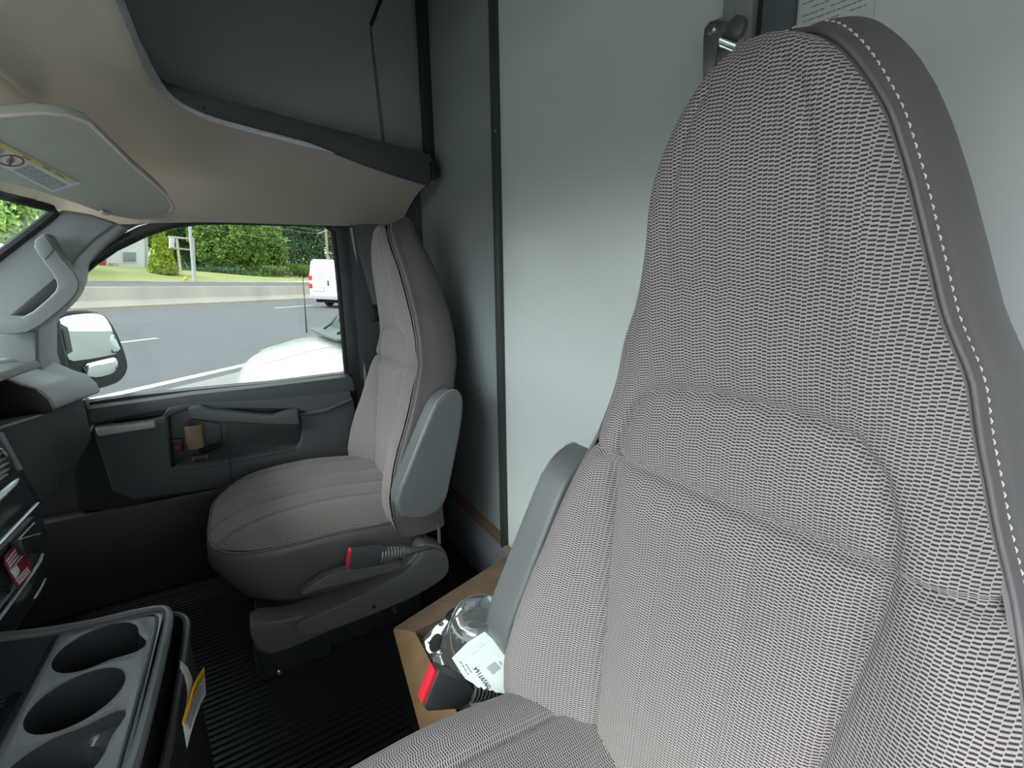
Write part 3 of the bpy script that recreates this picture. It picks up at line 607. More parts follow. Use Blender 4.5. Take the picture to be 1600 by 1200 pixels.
def back_front(x0, sg):
    nr, nc = 330, 176
    zz = np.concatenate([np.linspace(-.64, .14, 270, endpoint=False), .14+(.185-.14)*np.sin(np.linspace(0, 1, 60)*math.pi/2)])
    a = np.linspace(-1, 1, nc); Z, A = np.meshgrid(zz, a, indexing='ij'); Wd = itp(Z, ZW, WW); s = A*Wd; q = np.abs(s)
    p = np.interp(Z, [-.64, -.5, -.41, -.35, -.27, -.2, -.13, -.08], [.106, .108, .112, .12, .128, .128, .115, .09])
    tc = itp(Z, ZM, TM); te = itp(Z, ZT, TT)
    f = np.clip((q-p)/np.maximum(Wd-p, 1e-4), 0, 1); fl = sst(f)
    t = tc+(te-tc)*fl + .012*np.sin(math.pi*f)*sst((-.12-Z)/.1)
    # pads swell between seams, seams are pulled in
    def gv(Am, wd, dp): return dp*np.exp(-(seg_dist(q, Z, Am)/wd)**2)
    dall = np.minimum(seg_dist(q, Z, SEAM_SIDE), seg_dist(q, Z, SEAM_LOW))
    t += .010*(1-np.exp(-dall/.025))-.006
    t -= gv(SEAM_SIDE, .004, .0045)+gv(SEAM_LOW, .0042, .0062)+gv(SEAM_HEAD, .003, .0017)+gv(SEAM_RIB, .004, .0015)+gv(SEAM_EDGE, .0025, .0012)
    inhead = (q < np.interp(Z, [0, .02, .09, .15], [.066, .068, .058, .036])) & (Z > 0)
    t += inhead*.0012*(1-np.exp(-seg_dist(q, Z, SEAM_HEAD)/.012))
    t += .007*np.exp(-((Z+.235)/.04)**2)*sst((.125-q)/.02)*(1-np.exp(-seg_dist(q, Z, SEAM_LOW)/.010))*(Z < -.2)
    t -= .014*np.abs(A)**10
    X = np.stack([x0+sg*s, t, Z], -1)
    arc = np.zeros_like(Z); arc[1:] = np.cumsum(np.hypot(np.diff(Z, axis=0), np.diff(t, axis=0)), axis=0); arc -= arc[-1:]
    mid = arc.mean(1, keepdims=True); arc = mid+(arc-mid)*.35
    uv = np.stack([s+.003*np.sign(s)*(q > p), arc], -1)
    # slightly different weave angle outside the inset panel
    b = NB(); grid(b, X, uv); return b
def back_shell(x0, sg):
    zz = np.concatenate([np.linspace(-.64, .14, 60, endpoint=False), .14+(.185-.14)*np.sin(np.linspace(0, 1, 40)*math.pi/2)])
    rows = []
    for z in zz:
        w = itp(z, ZW, WW); te = itp(z, ZT, TT)-.014; D = np.interp(z, [-.64, -.5, -.25, -.05, .1, .185], [.135, .155, .125, .118, .102, .075])
        up = .026*(1-sst((.185-z)/.09)); wi = w*.80
        k = .35+.65*sst((.185-z)/.06); prof = [(w-.002, 0, 0), (w+.003*k, -.003, .002), (w+.006*k, -.010, .003+up*.1), (w+.0075*k, -.016, .003+up*.22), (w+.009*k, -.026, up*.5), (w+.013*k, -.045, up*.85), (w+.015*k, -.062, up), (w+.014*k, -D*.72, up*.97), (w+.009*k, -D*.88, up*.8), (w*.97, -D*.97, up*.5), (wi, -D*1.03, up*.2), (wi*.6, -D*1.05, 0), (0, -D*1.06, 0)]
        full = prof+[(-a, b_, c) for a, b_, c in prof[-2::-1]]; full = smooth_path(full, 2, False)
        rows.append([(x0+sg*a, te+b_, z+c) for a, b_, c in full])
    b = NB(); vs = grid(b, np.array(rows)); b.faces.new(vs[-1]); b.faces.new(vs[0]); return b
def edge_path(off_s, off_t, z0, z1, n, lift=.009):
    """points along the cloth edge from z0 on the outboard side over the top to z1 on the inboard side, evenly spaced"""
    zs = np.concatenate([np.linspace(z0, .14, 80, endpoint=False), .14+(.185-.14)*np.sin(np.linspace(0, 1, 60)*math.pi/2)])
    L_ = [(-(itp(z, ZW, WW)+off_s), itp(z, ZT, TT)-.014+off_t, z+(lift*(1-sst((.185-z)/.09)))) for z in zs]
    zs2 = zs[zs >= z1]; R_ = [(itp(z, ZW, WW)+off_s, itp(z, ZT, TT)-.014+off_t, z+(lift*(1-sst((.185-z)/.09)))) for z in zs2[::-1]]
    A = np.array(L_+R_); d = np.r_[0, np.cumsum(np.linalg.norm(np.diff(A, axis=0), axis=1))]
    k = np.linspace(0, d[-1], n); return np.stack([np.interp(k, d, A[:, j]) for j in range(3)], 1)
def se(tau, n): return (1-abs(tau)**n)**(1/n)
CT0, CT1, CZ = -.40, .135, -.572
def cushion_top(x0, sg):
    nr, nc = 150, 130; mid, half = (CT0+CT1)/2, (CT1-CT0)/2
    tau = np.sin(np.linspace(-1, 1, nr)*math.pi/2); a = np.linspace(-1, 1, nc); T, A = np.meshgrid(tau, a, indexing='ij')
    n = 3.6; hw = .242*(1-np.abs(T)**n)**(1/n); s = A*hw; t = mid+half*T
    ed = np.minimum(1-np.abs(A), 1.0)*np.minimum(1, (1-np.abs(T))*6+.15)
    dist = np.minimum(.242-np.abs(s), (1-np.abs(T))*half)
    prof = 1-np.exp(-np.maximum(hw-np.abs(s), 0)/.03); front = 1-np.exp(-np.maximum(CT1-t, 0)/.055)
    z = CZ+.046*prof*front+.012*np.exp(-((np.abs(s)-.19)/.05)**2)*front
    q = np.abs(s+.0)
    for c, dp in ((.148, .008), (.052, .005)):
        cc = c*(1+.10*sst((t+.05)/.2)) if c > .1 else c*(1+.25*sst((t+.0)/.15))
        z -= dp*np.exp(-((q-cc)/.005)**2)
    zz = .006*(np.exp(-((q-.1)/.035)**2)+np.exp(-(q/.035)**2)); z += zz*front-.022*sst((-.10-t)/.25)
    X = np.stack([x0+sg*s, t, z], -1); uv = np.stack([s, t], -1); b = NB(); grid(b, X, uv)
    bmesh.ops.remove_doubles(b, verts=b.verts, dist=1e-6); return b
def ring_at(x0, sg, hwid, t0, t1, z, n=96, nn=3.6):
    out = []
    for k in range(n):
        th = 2*math.pi*k/n; c, s_ = math.cos(th), math.sin(th)
        r = (abs(c)**nn+abs(s_)**nn)**(-1/nn); y = (t0+t1)/2+(t1-t0)/2*r*s_; out.append((x0+sg*hwid*r*c, y, z-.022*float(sst((-.10-y)/.25))))
    return out
def cushion_side(x0, sg):
    lv = [(.240, CT0, CT1-.002, CZ+.001), (.245, CT0-.004, CT1+.003, CZ-.004), (.247, CT0-.005, CT1+.007, CZ-.02), (.249, CT0-.006, CT1+.009, CZ-.05), (.248, CT0-.005, CT1-.012, CZ-.09), (.245, CT0, CT1-.038, CZ-.13), (.236, CT0, CT1-.075, CZ-.155), (.215, CT0+.01, CT1-.11, CZ-.168), (.1, CT0+.1, CT1-.2, CZ-.170)]
    b = NB(); vs = grid(b, np.array([ring_at(x0, sg, *l) for l in lv]), closed=True); b.faces.new(vs[-1]); return b
def make_seat(name, x0, sg, label):
    """sg = +1 when the aisle side is towards +x"""
    t = thing(name, (x0, -.13, FZ), label, 'seat')
    X_ = lambda s: x0+sg*s
    o = obj('backrest_cloth', back_front(x0, sg), M['cloth'], t, smooth=80)
    o = obj('backrest_shell', back_shell(x0, sg), M['vinyl'], t, smooth=70)
    # stitching along the shell
    b = NB(); A = edge_path(.0026, -.0022, -.63, -.60, 200, .003); tube(b, [(X_(w[0]), w[1], w[2]) for w in A], .0022, 8); obj('edge_welt', b, M['vinyl'], t, smooth=80)
    A = edge_path(.0066, -.0095, -.55, -.55, 250); b = NB()
    for i in range(0, len(A)-1):
        p, q = A[i], A[i]+(A[i+1]-A[i])*.58
        f = lambda w: np.array([X_(w[0]), w[1], w[2]]); tube(b, [f(p), f((p+q)/2)+np.array([sg*.0006*np.sign(p[0]), 0, .0]), f(q)], [.0004, .0007, .0004], 5)
    obj('stitching', b, M['thread'], t, kind='stuff')
    for side in (-1, 1):
        b = NB(); zs = -.197; w = itp(zs, ZW, WW); te = itp(zs, ZT, TT)-.014
        tube(b, [(X_(side*(w+.0075)), te-.014, zs), (X_(side*(w+.0062)), te-.05, zs), (X_(side*(w+.0035)), te-.095, zs)], .0012, 6); obj('shell_seam', b, M['black'], t)
    obj('cushion_cloth', cushion_top(x0, sg), M['cloth'], t, smooth=80)
    obj('cushion_shell', cushion_side(x0, sg), M['vinyl'], t, smooth=70)
    b = NB(); rg = ring_at(x0, sg, .2425, CT0, CT1+.001, CZ+.001); tube(b, rg+[rg[0]], .0032, 8, cap=False); obj('piping', b, M['vinyl'], t)
    b = NB(); tube(b, [(X_(.244), -.385, -.60), (X_(.2495), -.392, -.64), (X_(.249), -.392, -.685)], .005, 8); obj('rear_welt', b, M['vinyl'], t)
    # folded armrest on the aisle side
    ar = [(-.405, -.252), (-.428, -.242), (-.448, -.246), (-.458, -.268), (-.452, -.33), (-.415, -.47), (-.400, -.525), (-.380, -.556), (-.345, -.567), (-.305, -.562), (-.278, -.545), (-.268, -.515), (-.270, -.485), (-.300, -.425), (-.350, -.325), (-.380, -.27)]
    b = NB(); prism(b, smooth_path([(X_(.244), a, z) for a, z in ar], 1), (sg*.062, 0, 0), .012, 4); arm = obj('armrest', b, M['vinyl_cool'], t, smooth=50)
    b = NB(); A = smooth_path([(X_(.3005), a+(.003 if a < -.38 else -.002), z+.001) for a, z in ar[10:]+ar[:3]], 2, False)
    A = np.array(A); d = np.r_[0, np.cumsum(np.linalg.norm(np.diff(A, axis=0), axis=1))]; k = np.linspace(0, d[-1], 90); A = np.stack([np.interp(k, d, A[:, j]) for j in range(3)], 1)
    for i in range(89): tube(b, [A[i], A[i]*.45+A[i+1]*.55], .0009, 5)
    obj('stitching', b, M['thread'], arm, kind='stuff')
    # side shield with a raised lip, recline lever
    sh = [(.070, -.712), (.071, -.76), (.050, -.805), (.015, -.815), (-.055, -.81), (-.20, -.805), (-.295, -.796), (-.37, -.782), (-.402, -.765), (-.410, -.735), (-.395, -.685), (-.360, -.664), (-.338, -.655), (-.322, -.672), (-.31, -.69), (-.245, -.72), (-.12, -.738), (-.014, -.742)]
    b = NB(); prism(b, smooth_path([(X_(.215), a, z) for a, z in sh], 1), (sg*.058, 0, 0), .008, 3); obj('side_shield', b, M['grey_plastic'], t, smooth=50)
    lip = [(-.018, -.748), (-.03, -.742), (-.12, -.735), (-.25, -.716), (-.31, -.695), (-.335, -.668), (-.36, -.668), (-.392, -.690), (-.402, -.735), (-.39, -.765), (-.30, -.788), (-.15, -.794), (-.05, -.788), (-.02, -.77)]
    b = NB(); prism(b, smooth_path([(X_(.255), a, z) for a, z in lip], 2), (sg*.036, 0, 0), .012, 4, 20); obj('shield_lip', b, M['grey_plastic'], t, smooth=60)
    b = NB(); lathe(b, (X_(.289), -.195, -.772), (sg, 0, 0), [(.006, 0), (.005, .0035), (0, .004)], 14); obj('shield_screw', b, M['black'], t)
    lv = [(-.035, -.668), (-.060, -.657), (-.085, -.645), (-.130, -.642), (-.215, -.662), (-.262, -.668), (-.272, -.678), (-.262, -.690), (-.20, -.683), (-.14, -.679), (-.085, -.672), (-.05, -.672)]
    b = NB(); prism(b, smooth_path([(X_(.272), a, z) for a, z in lv], 1), (sg*.026, 0, 0), .007, 3, 20); obj('recline_lever', b, M['grey_plastic'], t, smooth=60)
    # belt buckle on the aisle side
    o3 = np.array([X_(.305), 0, 0]); sx = np.array([sg, 0, 0.0])
    def bx(a, z, ds): return np.array([X_(.30+ds), a, z])
    if sg < 0:
        bk = [(-.150, -.583), (-.163, -.588), (-.225, -.602), (-.232, -.625), (-.222, -.645), (-.155, -.634), (-.140, -.628)]
        red = [(-.146, -.5835), (-.152, -.5835), (-.143, -.6295), (-.136, -.6275)]; bo = [(-.222, -.623), (-.285, -.637)]
    else:           # this one leans towards the aisle box
        XB = .530
        yz = lambda pts: [tuple(P(u, v, 'x', XB)[1:]) for u, v in pts]
        bk = yz([(686, 1048), (694, 1052), (728, 1066), (742, 1078), (744, 1094), (716, 1108), (668, 1112), (662, 1106)])
        red = yz([(680, 1049), (690, 1054), (667, 1107), (659, 1101)]); bo = yz([(742, 1086), (790, 1086)])
    b = NB(); prism(b, [bx(a, z, 0) for a, z in bk], sx*.024, .004, 2); bu = obj('belt_buckle', b, M['dark_plastic'], t)
    b = NB(); prism(b, [bx(a, z, .003) for a, z in red], sx*.018, .0015); obj('release_button', b, M['red'], bu)
    b = NB(); q0, q1 = [np.array([X_(.312), a, z]) for a, z in bo]; dq = (q1-q0)/np.linalg.norm(q1-q0)
    for i in range(8):
        f = i/7; h = .0185-.004*f; lathe(b, q0+(q1-q0)*f*.85-dq*.004, dq, [(h*.9, -.003), (h, 0), (h*.9, .003), (0, .003)], 14)
    tube(b, [q0+dq*-.006, q1], [.014, .011], 10); obj('buckle_boot', b, M['grey_plastic'], bu)
    b = NB(); tube(b, [q1-dq*.003, np.array([X_(.30), q1[1]-.03, q1[2]-.012]), np.array([X_(.285), q1[1]-.06, q1[2]-.025])], [.012, .007, .006], 8); obj('buckle_stalk', b, M['grey_plastic'], bu)
    # pedestal
    b = NB(); prism(b, [(X_(-.20), .06, FZ), (X_(.222), .06, FZ), (X_(.222), -.34, FZ), (X_(-.20), -.34, FZ)], (0, 0, .165), .012, 2); pd = obj('pedestal', b, M['black_gloss'], t)
    b = NB(); prism(b, [(X_(.20), .078, FZ), (X_(.245), .062, FZ), (X_(.245), -.09, FZ), (X_(.20), -.09, FZ)], (0, 0, .085), .012, 2); ft = obj('foot_bracket', b, M['black_gloss'], pd)
    b = NB(); lathe(b, (X_(.247), .028, FZ+.016), (sg, 0, 0), [(.007, 0), (.007, .004), (.004, .006), (0, .006)], 8); obj('bolt', b, M['bright'], pd)
    for i in range(3):
        b = NB(); zz = FZ+.10+i*.018; box(b, (min(X_(.15), X_(.226)), .058, zz), (max(X_(.15), X_(.226)), .064, zz+.007), .002); obj('slot', b, M['bright'], pd)
    b = NB(); tube(b, [(X_(.225), -.25, -.815), (X_(.245), -.252, -.83), (X_(.248), -.255, -.848)], [.004, .007, .005], 8); obj('wire_end', b, M['bright'], pd)
    return t
make_seat('driver_seat', .229, 1, 'close high backed driver seat in grey herringbone cloth with taupe vinyl sides')
make_seat('passenger_seat', 1.299, -1, 'passenger seat beside the door, pale cloth and dark vinyl sides, seen whole')

# ================================================================== things on the bulkhead
pw = thing('door_post', (.36, YB, FZ), 'grey vertical post of the sliding bulkhead door behind the driver seat', 'post')
b = NB(); box(b, (.347, YB, FZ), (.386, YB+.022, 1.4), .002); obj('front_rail', b, M['post'], pw)
b = NB(); box(b, (.338, YB, FZ), (.347, YB+.012, 1.4)); obj('gap_seal', b, M['rubber'], pw)
b = NB(); box(b, (.308, YB, FZ), (.338, YB+.018, 1.4), .002); obj('rear_rail', b, M['post_dark'], pw)
lt = thing('door_latch', tuple(P(1130, 70, 'y', YB+.03)), 'steel latch with roller on the post of the bulkhead door', 'latch')
YL = YB+.026
b = NB(); prism(b, pxs([(1101, 130), (1102, 60), (1104, 45), (1112, 35), (1122, 32), (1134, 34), (1139, 42), (1134, 52), (1126, 66), (1122, 90), (1117, 125)], 'y', YL), (0, .004, 0), .001); obj('arm', b, M['steel'], lt)
b = NB(); prism(b, pxs([(1116, 34), (1151, 15), (1152, 80), (1140, 84)], 'y', YL-.006), (0, .003, 0), .0008); obj('bracket', b, M['post'], lt)
b = NB(); lathe(b, P(1113, 46, 'y', YL+.004), (0, 1, 0), [(.006, 0), (.006, .002), (.004, .0035), (0, .0035)], 14); obj('pivot_pin', b, M['steel'], lt)
b = NB(); lathe(b, P(1151, 46, 'y', YL), (.0, 1, 0), [(.011, -.008), (.011, -.002), (.0125, 0), (.0125, .005), (.006, .006), (0, .006)], 24); obj('roller', b, M['steel'], lt)
b = NB(); tube(b, [P(1130, 60, 'y', YL+.008), P(1155, 70, 'y', YL+.004)], .007, 14); tube(b, [P(1126, 70, 'y', YL+.008), P(1152, 80, 'y', YL+.004)], .0025, 8); obj('bolt', b, M['bright'], lt)
nl = thing('notice_sheet', tuple(P(1305, 20, 'y', YB+.001)), 'white printed notice stuck to the bulkhead above the driver seat', 'notice')
b = NB(); prism(b, [P(1251, -40, 'y', YB+.001), P(1246, 48, 'y', YB+.001), P(1362, 70, 'y', YB+.001), P(1372, -60, 'y', YB+.001)], (0, .001, 0)); obj('sheet', b, M['white_panel'], nl)
b = NB(); r_ = random.Random(5)
for i in range(12):
    u0, v0 = 1254, 44-i*9.5; s = 0
    while s < .92:
        w = r_.uniform(.04, .12); a = (u0+108*s, v0-41*s); c = (u0+108*min(s+w, .95), v0-41*min(s+w, .95))
        if r_.random() > .12: prism(b, pxs([a, c, (c[0], c[1]+2.0), (a[0], a[1]+2.0)], 'y', YB+.0022), (0, .0004, 0))
        s += w+.02
tag(obj('small_print', b, M['ink_grey'], nl), kind='stuff')

# ================================================================== cardboard box with chrome wheel cover
ZR = -.69
bx_ = thing('cardboard_box', (.66, -.37, FZ), 'open brown cardboard box on the floor between the seats', 'box')
x0, x1, y0, y1 = .548, .775, -.53, -.225
def wallp(p, q, nm, m=M['card']):
    b = NB(); d = np.array(q)-np.array(p); n = np.array([-d[1], d[0], 0]); n = n/np.linalg.norm(n)*.004
    prism(b, [np.array([p[0], p[1], FZ]), np.array([q[0], q[1], FZ]), np.array([q[0], q[1], ZR]), np.array([p[0], p[1], ZR])], n); obj(nm, b, m, bx_)
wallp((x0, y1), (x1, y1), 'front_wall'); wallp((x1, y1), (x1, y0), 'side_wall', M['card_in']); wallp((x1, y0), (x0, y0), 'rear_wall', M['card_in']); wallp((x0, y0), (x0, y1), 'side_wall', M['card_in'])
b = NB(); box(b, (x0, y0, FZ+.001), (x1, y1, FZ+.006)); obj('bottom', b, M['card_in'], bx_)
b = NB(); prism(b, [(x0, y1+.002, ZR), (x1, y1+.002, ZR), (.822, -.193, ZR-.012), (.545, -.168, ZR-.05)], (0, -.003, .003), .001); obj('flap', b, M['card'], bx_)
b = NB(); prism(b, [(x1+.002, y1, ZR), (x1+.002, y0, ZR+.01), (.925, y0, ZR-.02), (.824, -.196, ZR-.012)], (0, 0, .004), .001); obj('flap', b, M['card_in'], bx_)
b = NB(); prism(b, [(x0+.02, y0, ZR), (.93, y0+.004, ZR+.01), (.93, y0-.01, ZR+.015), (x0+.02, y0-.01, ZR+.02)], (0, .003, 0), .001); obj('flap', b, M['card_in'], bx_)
# wheel cover
wc = thing('wheel_cover', (.69, -.35, -.73), 'chrome wheel cover with dark hand holes lying in the box', 'wheel cover')
wax = np.array([-.12, .16, 1.0]); wax /= np.linalg.norm(wax); wcen = np.array([.682, -.335, -.705])
b = NB(); lathe(b, wcen, wax, [(.118, -.02), (.122, -.012), (.118, -.002), (.112, .008), (.100, .018), (.082, .022), (.064, .018), (.056, .016), (.054, .022), (.053, .085), (.051, .089), (.045, .090), (.042, .085), (.038, .081), (0, .081)], 48); obj('disc', b, M['chrome'], wc)
tx = np.cross(wax, (0, 1, 0)); tx /= np.linalg.norm(tx); ty = np.cross(wax, tx)
for k in range(8):
    a = 2*math.pi*(k+.3)/8; b = NB(); c = wcen+wax*.0215+(tx*math.cos(a)+ty*math.sin(a))*.094; rd = tx*math.cos(a)+ty*math.sin(a); tn = np.cross(wax, rd)
    prism(b, [c+rd*.013*math.cos(q)*1.0+tn*.019*math.sin(q)-wax*.004*math.cos(q) for q in np.linspace(0, 2*math.pi, 18, endpoint=False)], wax*.0025, .001); obj('hand_hole', b, M['black'], wc)
for k in range(24):
    a = 2*math.pi*k/24; b = NB(); rd = tx*math.cos(a)+ty*math.sin(a); tube(b, [wcen+rd*.0545+wax*.022, wcen+rd*.0535+wax*.083], .0022, 6); obj('hub_flute', b, M['chrome'], wc)
b = NB(); lathe(b, wcen, wax, [(.036, .081), (.036, .092), (.032, .094), (.029, .092), (.029, .085), (0, .085)], 32); obj('hub_cap', b, M['bright'], wc)
for k in range(5):
    b = NB(); c = wcen+wax*.024+tx*.012*(k-2)+ty*.075; lathe(b, c, wax, [(.008, 0), (.008, .02), (.004, .026), (0, .026)], 6); obj('lug_cap', b, M['chrome'], wc)
# clear bag
def film():
    m, t, bsdf = new_mat('clear_bag_film'); t.nodes.remove(bsdf); out = t.nodes['Material Output']
    tr = t.nodes.new('ShaderNodeBsdfTransparent'); tr.inputs[0].default_value = (.93, .95, .96, 1)
    gl = t.nodes.new('ShaderNodeBsdfGlossy'); gl.inputs['Roughness'].default_value = .06; gl.inputs[0].default_value = (.95, .97, 1, 1)
    fr = t.nodes.new('ShaderNodeFresnel'); fr.inputs[0].default_value = 1.75
    mx = t.nodes.new('ShaderNodeMixShader'); t.links.new(fr.outputs[0], mx.inputs[0]); t.links.new(tr.outputs[0], mx.inputs[1]); t.links.new(gl.outputs[0], mx.inputs[2])
    df = t.nodes.new('ShaderNodeBsdfDiffuse'); df.inputs[0].default_value = (.85, .9, .92, 1); m2 = t.nodes.new('ShaderNodeMixShader'); m2.inputs[0].default_value = .10
    t.links.new(mx.outputs[0], m2.inputs[1]); t.links.new(df.outputs[0], m2.inputs[2]); t.links.new(m2.outputs[0], out.inputs[0]); return m
M['film'] = film()
n = 64; gx = np.linspace(-1, 1, n); GX, GY = np.meshgrid(gx, gx, indexing='ij'); rr = np.hypot(GX, GY)
def crumple(x, y, seed, k=26):
    r0 = np.random.default_rng(seed); h = np.zeros_like(x)
    for i in range(k):
        a = r0.uniform(0, math.pi*2); f = r0.uniform(3, 13); h += np.abs(np.mod(f*(x*math.cos(a)+y*math.sin(a))+r0.uniform(0, 2), 2)-1)/f
    return h/k*10
cz = crumple(GX, GY, 4); cz -= cz.mean()
H = .078*np.exp(-(rr/.46)**6)+.034*np.exp(-(rr/.95)**6)
base = wcen[None, None]+tx*(GX*.145)[..., None]+ty*(GY*.145)[..., None]
X = base+wax*(H-.010+.007*cz)[..., None]
X[..., 0] = np.clip(X[..., 0], x0+.006, x1-.006); X[..., 1] = np.clip(X[..., 1], y0+.006, y1-.006)
b = NB(); grid(b, X); tag(obj('plastic_bag', b, M['film'], smooth=22), 'crumpled clear plastic bag around the chrome wheel cover', 'bag')
# packing slip on the bag
sp0 = np.array([.545, -.245, -.575]); n_s = np.array([-.25, .12, 1.0]); n_s /= np.linalg.norm(n_s)
def ps(pts, off=0): return [PP(u, v, sp0+n_s*off, n_s) for u, v in pts]
sl = thing('packing_slip', tuple(PP(755, 1035, sp0, n_s)), 'white packing slip with printed number beside the red belt buckle', 'paper')
jag = [(748, 1075), (752, 1073), (756, 1078), (761, 1075), (765, 1079), (770, 1078), (775, 1082), (782, 1082), (790, 1085), (797, 1084)]
b = NB(); prism(b, ps([(757, 987), (730, 1004), (706, 1028), (716, 1044), (727, 1060), (740, 1068)]+jag+[(806, 1060), (802, 1030), (780, 1008)]), -n_s*.0008); obj('sheet', b, M['paper'], sl)
b = NB(); prism(b, ps([(760, 1043), (773, 1034), (782, 1044), (770, 1054)], .0006), n_s*.0003); obj('grey_block', b, M['paper_grey'], sl)
b = NB()
for (u0, v0), (u1, v1), k in (((718, 1034), (733, 1057), 4), ((727, 1038), (737, 1053), 3), ((728, 1021), (757, 1001), 3), ((737, 1024), (760, 1003), 2), ((780, 1034), (784, 1041), 1)):
    for i in range(k):
        f0, f1 = i/k, (i+.7)/k; a = (u0+(u1-u0)*f0, v0+(v1-v0)*f0); c = (u0+(u1-u0)*f1, v0+(v1-v0)*f1)
        prism(b, ps([a, c, (c[0]+1.2, c[1]-.8), (a[0]+1.2, a[1]-.8)], .0006), n_s*.0003)
tag(obj('small_print', b, M['ink_grey'], sl), kind='stuff')
def text(name, body, origin, along, nrm, size, m, parent, extr=.0002):
    cu = bpy.data.curves.new(name, 'FONT'); cu.body = body; cu.size = size; cu.extrude = extr; cu.align_x = 'LEFT'; cu.materials.append(m)
    tmp = bpy.data.objects.new(name, cu); COL.objects.link(tmp); bpy.context.view_layer.update()
    me = bpy.data.meshes.new_from_object(tmp.evaluated_get(bpy.context.evaluated_depsgraph_get())); bpy.data.objects.remove(tmp)
    o = bpy.data.objects.new(name, me); COL.objects.link(o); o.parent = parent
    x = np.array(along)/np.linalg.norm(along); z = np.array(nrm)/np.linalg.norm(nrm); y = np.cross(z, x)
    o.matrix_local = Matrix(((x[0], y[0], z[0], 0), (x[1], y[1], z[1], 0), (x[2], y[2], z[2], 0), (0, 0, 0, 1)))
    o.location = V3(origin)-WL[parent.name]; return o
p0_, p1_ = ps([(767.5, 1073), (741, 1036)], .0007)
text('printed_number', '09597164', p0_, p1_-p0_, n_s, np.linalg.norm(p1_-p0_)/8*1.72, M['ink'], sl)
p0_, p1_ = ps([(794, 1081), (786, 1076)], .0007)
text('printed_mark', 'T', p0_, p1_-p0_, n_s, .007, M['ink'], sl)

# ================================================================== outside mirror
mi = thing('side_mirror', tuple(P(140, 600, 'x', 1.90)), 'black outside mirror with two panes beyond the door glass', 'mirror')
n_m = np.array([-.57, -.82, -.02]); n_m /= np.linalg.norm(n_m); p_m = P(140, 545, 'x', 1.86)
def pm(pts, off=0): return [PP(u, v, p_m+n_m*off, n_m) for u, v in pts]
b = NB(); prism(b, smooth_path(pm([(82, 560), (83, 500), (95, 488), (130, 483), (162, 489), (174, 500), (190, 530), (201, 562), (202, 580), (190, 597), (165, 606), (140, 612), (110, 596)]), 1), -n_m*.11, .012, 3); obj('housing', b, M['black_gloss'], mi)
mirror_m = mat('mirror_glass', (.62, .67, .66), .02, metal=1)
b = NB(); prism(b, smooth_path(pm([(103, 566), (94, 540), (86, 512), (90, 500), (104, 493), (140, 489), (160, 491), (170, 502), (180, 525), (191, 551), (150, 560)], .003), 1), -n_m*.004, .001); obj('main_pane', b, mirror_m, mi)
b = NB(); prism(b, smooth_path(pm([(128, 570), (160, 562), (183, 557), (185, 573), (178, 583), (155, 590), (135, 588)], .003), 1), -n_m*.004, .001); obj('lower_pane', b, mirror_m, mi)
b = NB(); prism(b, pxs([(62, 520), (92, 488), (106, 560), (108, 580), (74, 592)], 'x', 1.76), (.10, .07, 0), .01, 3); obj('mount_arm', b, M['pillar'], mi)

# ================================================================== STREET
GZ = -1.65
def opoly(pts, c=GZ): return [OUT(a, b_, c) for a, b_ in pts]
b = NB(); prism(b, opoly([(-150, -60), (400, -60), (400, 5.75), (-150, 5.75)], GZ), en*-.1); obj('ground', b, M['shoulder'], kind='structure')
b = NB(); prism(b, opoly([(-150, 5.75), (400, 5.75), (400, 48.5), (-150, 48.5)], GZ), en*-.1); road = obj('road', b, M['asphalt'], kind='structure')
b = NB(); box(b, (-60, 6.0, GZ), (300, 6.17, GZ+.006), xf=OUT); obj('edge_line', b, M['line'], road)
for bb, offs in ((10.2, 8.75), (14.8, 21.6)):
    for k in range(-3, 8):
        a = offs-3.0+k*12.2
        b = NB(); box(b, (a, bb-.07, GZ), (a+3.0, bb+.07, GZ+.006), xf=OUT); obj('lane_line', b, M['line'], road)
b = NB(); box(b, (-60, 18.2, GZ), (300, 18.33, GZ+.006), xf=OUT); obj('edge_line', b, mat('yellow_line', (.5, .34, .16), .8), road)
b = NB(); prof = [(18.55, 0), (18.55, .08), (18.78, .30), (18.88, .82), (19.08, .82), (19.18, .30), (19.4, .08), (19.4, 0)]
prism(b, [OUT(-60, p, GZ+q) for p, q in prof], e1*300, .015); tag(obj('median_barrier', b, M['concrete']), 'long stained concrete median barrier across the road', 'barrier')
b = NB(); box(b, (-100, 48.3, GZ-.05), (300, 48.7, GZ+.14), xf=OUT); obj('curb', b, M['concrete'], kind='structure')
# rising lawn beyond
na, nb = 60, 24; aa = np.linspace(-60, 260, na); bbv = np.linspace(48.6, 200, nb)
AA, BB = np.meshgrid(aa, bbv, indexing='ij'); CC = GZ+.12+(1.55*sst((BB-50)/14))*(1-.75*sst((AA-50)/35))
X = e1*AA[..., None]+e2*BB[..., None]+en*CC[..., None]
b = NB(); grid(b, X); obj('lawn', b, M['grass'], kind='structure')
def lawn_c(a, b_): return GZ+.12+(1.55*float(sst((b_-50)/14)))*(1-.75*float(sst((a-50)/35)))
b = NB(); q = [(58, 49), (84, 49), (150, 84), (90, 58), (70, 52)]; prism(b, [OUT(a, c, lawn_c(a, c)+.05) for a, c in q], en*.02); obj('path', b, M['concrete'], kind='structure')
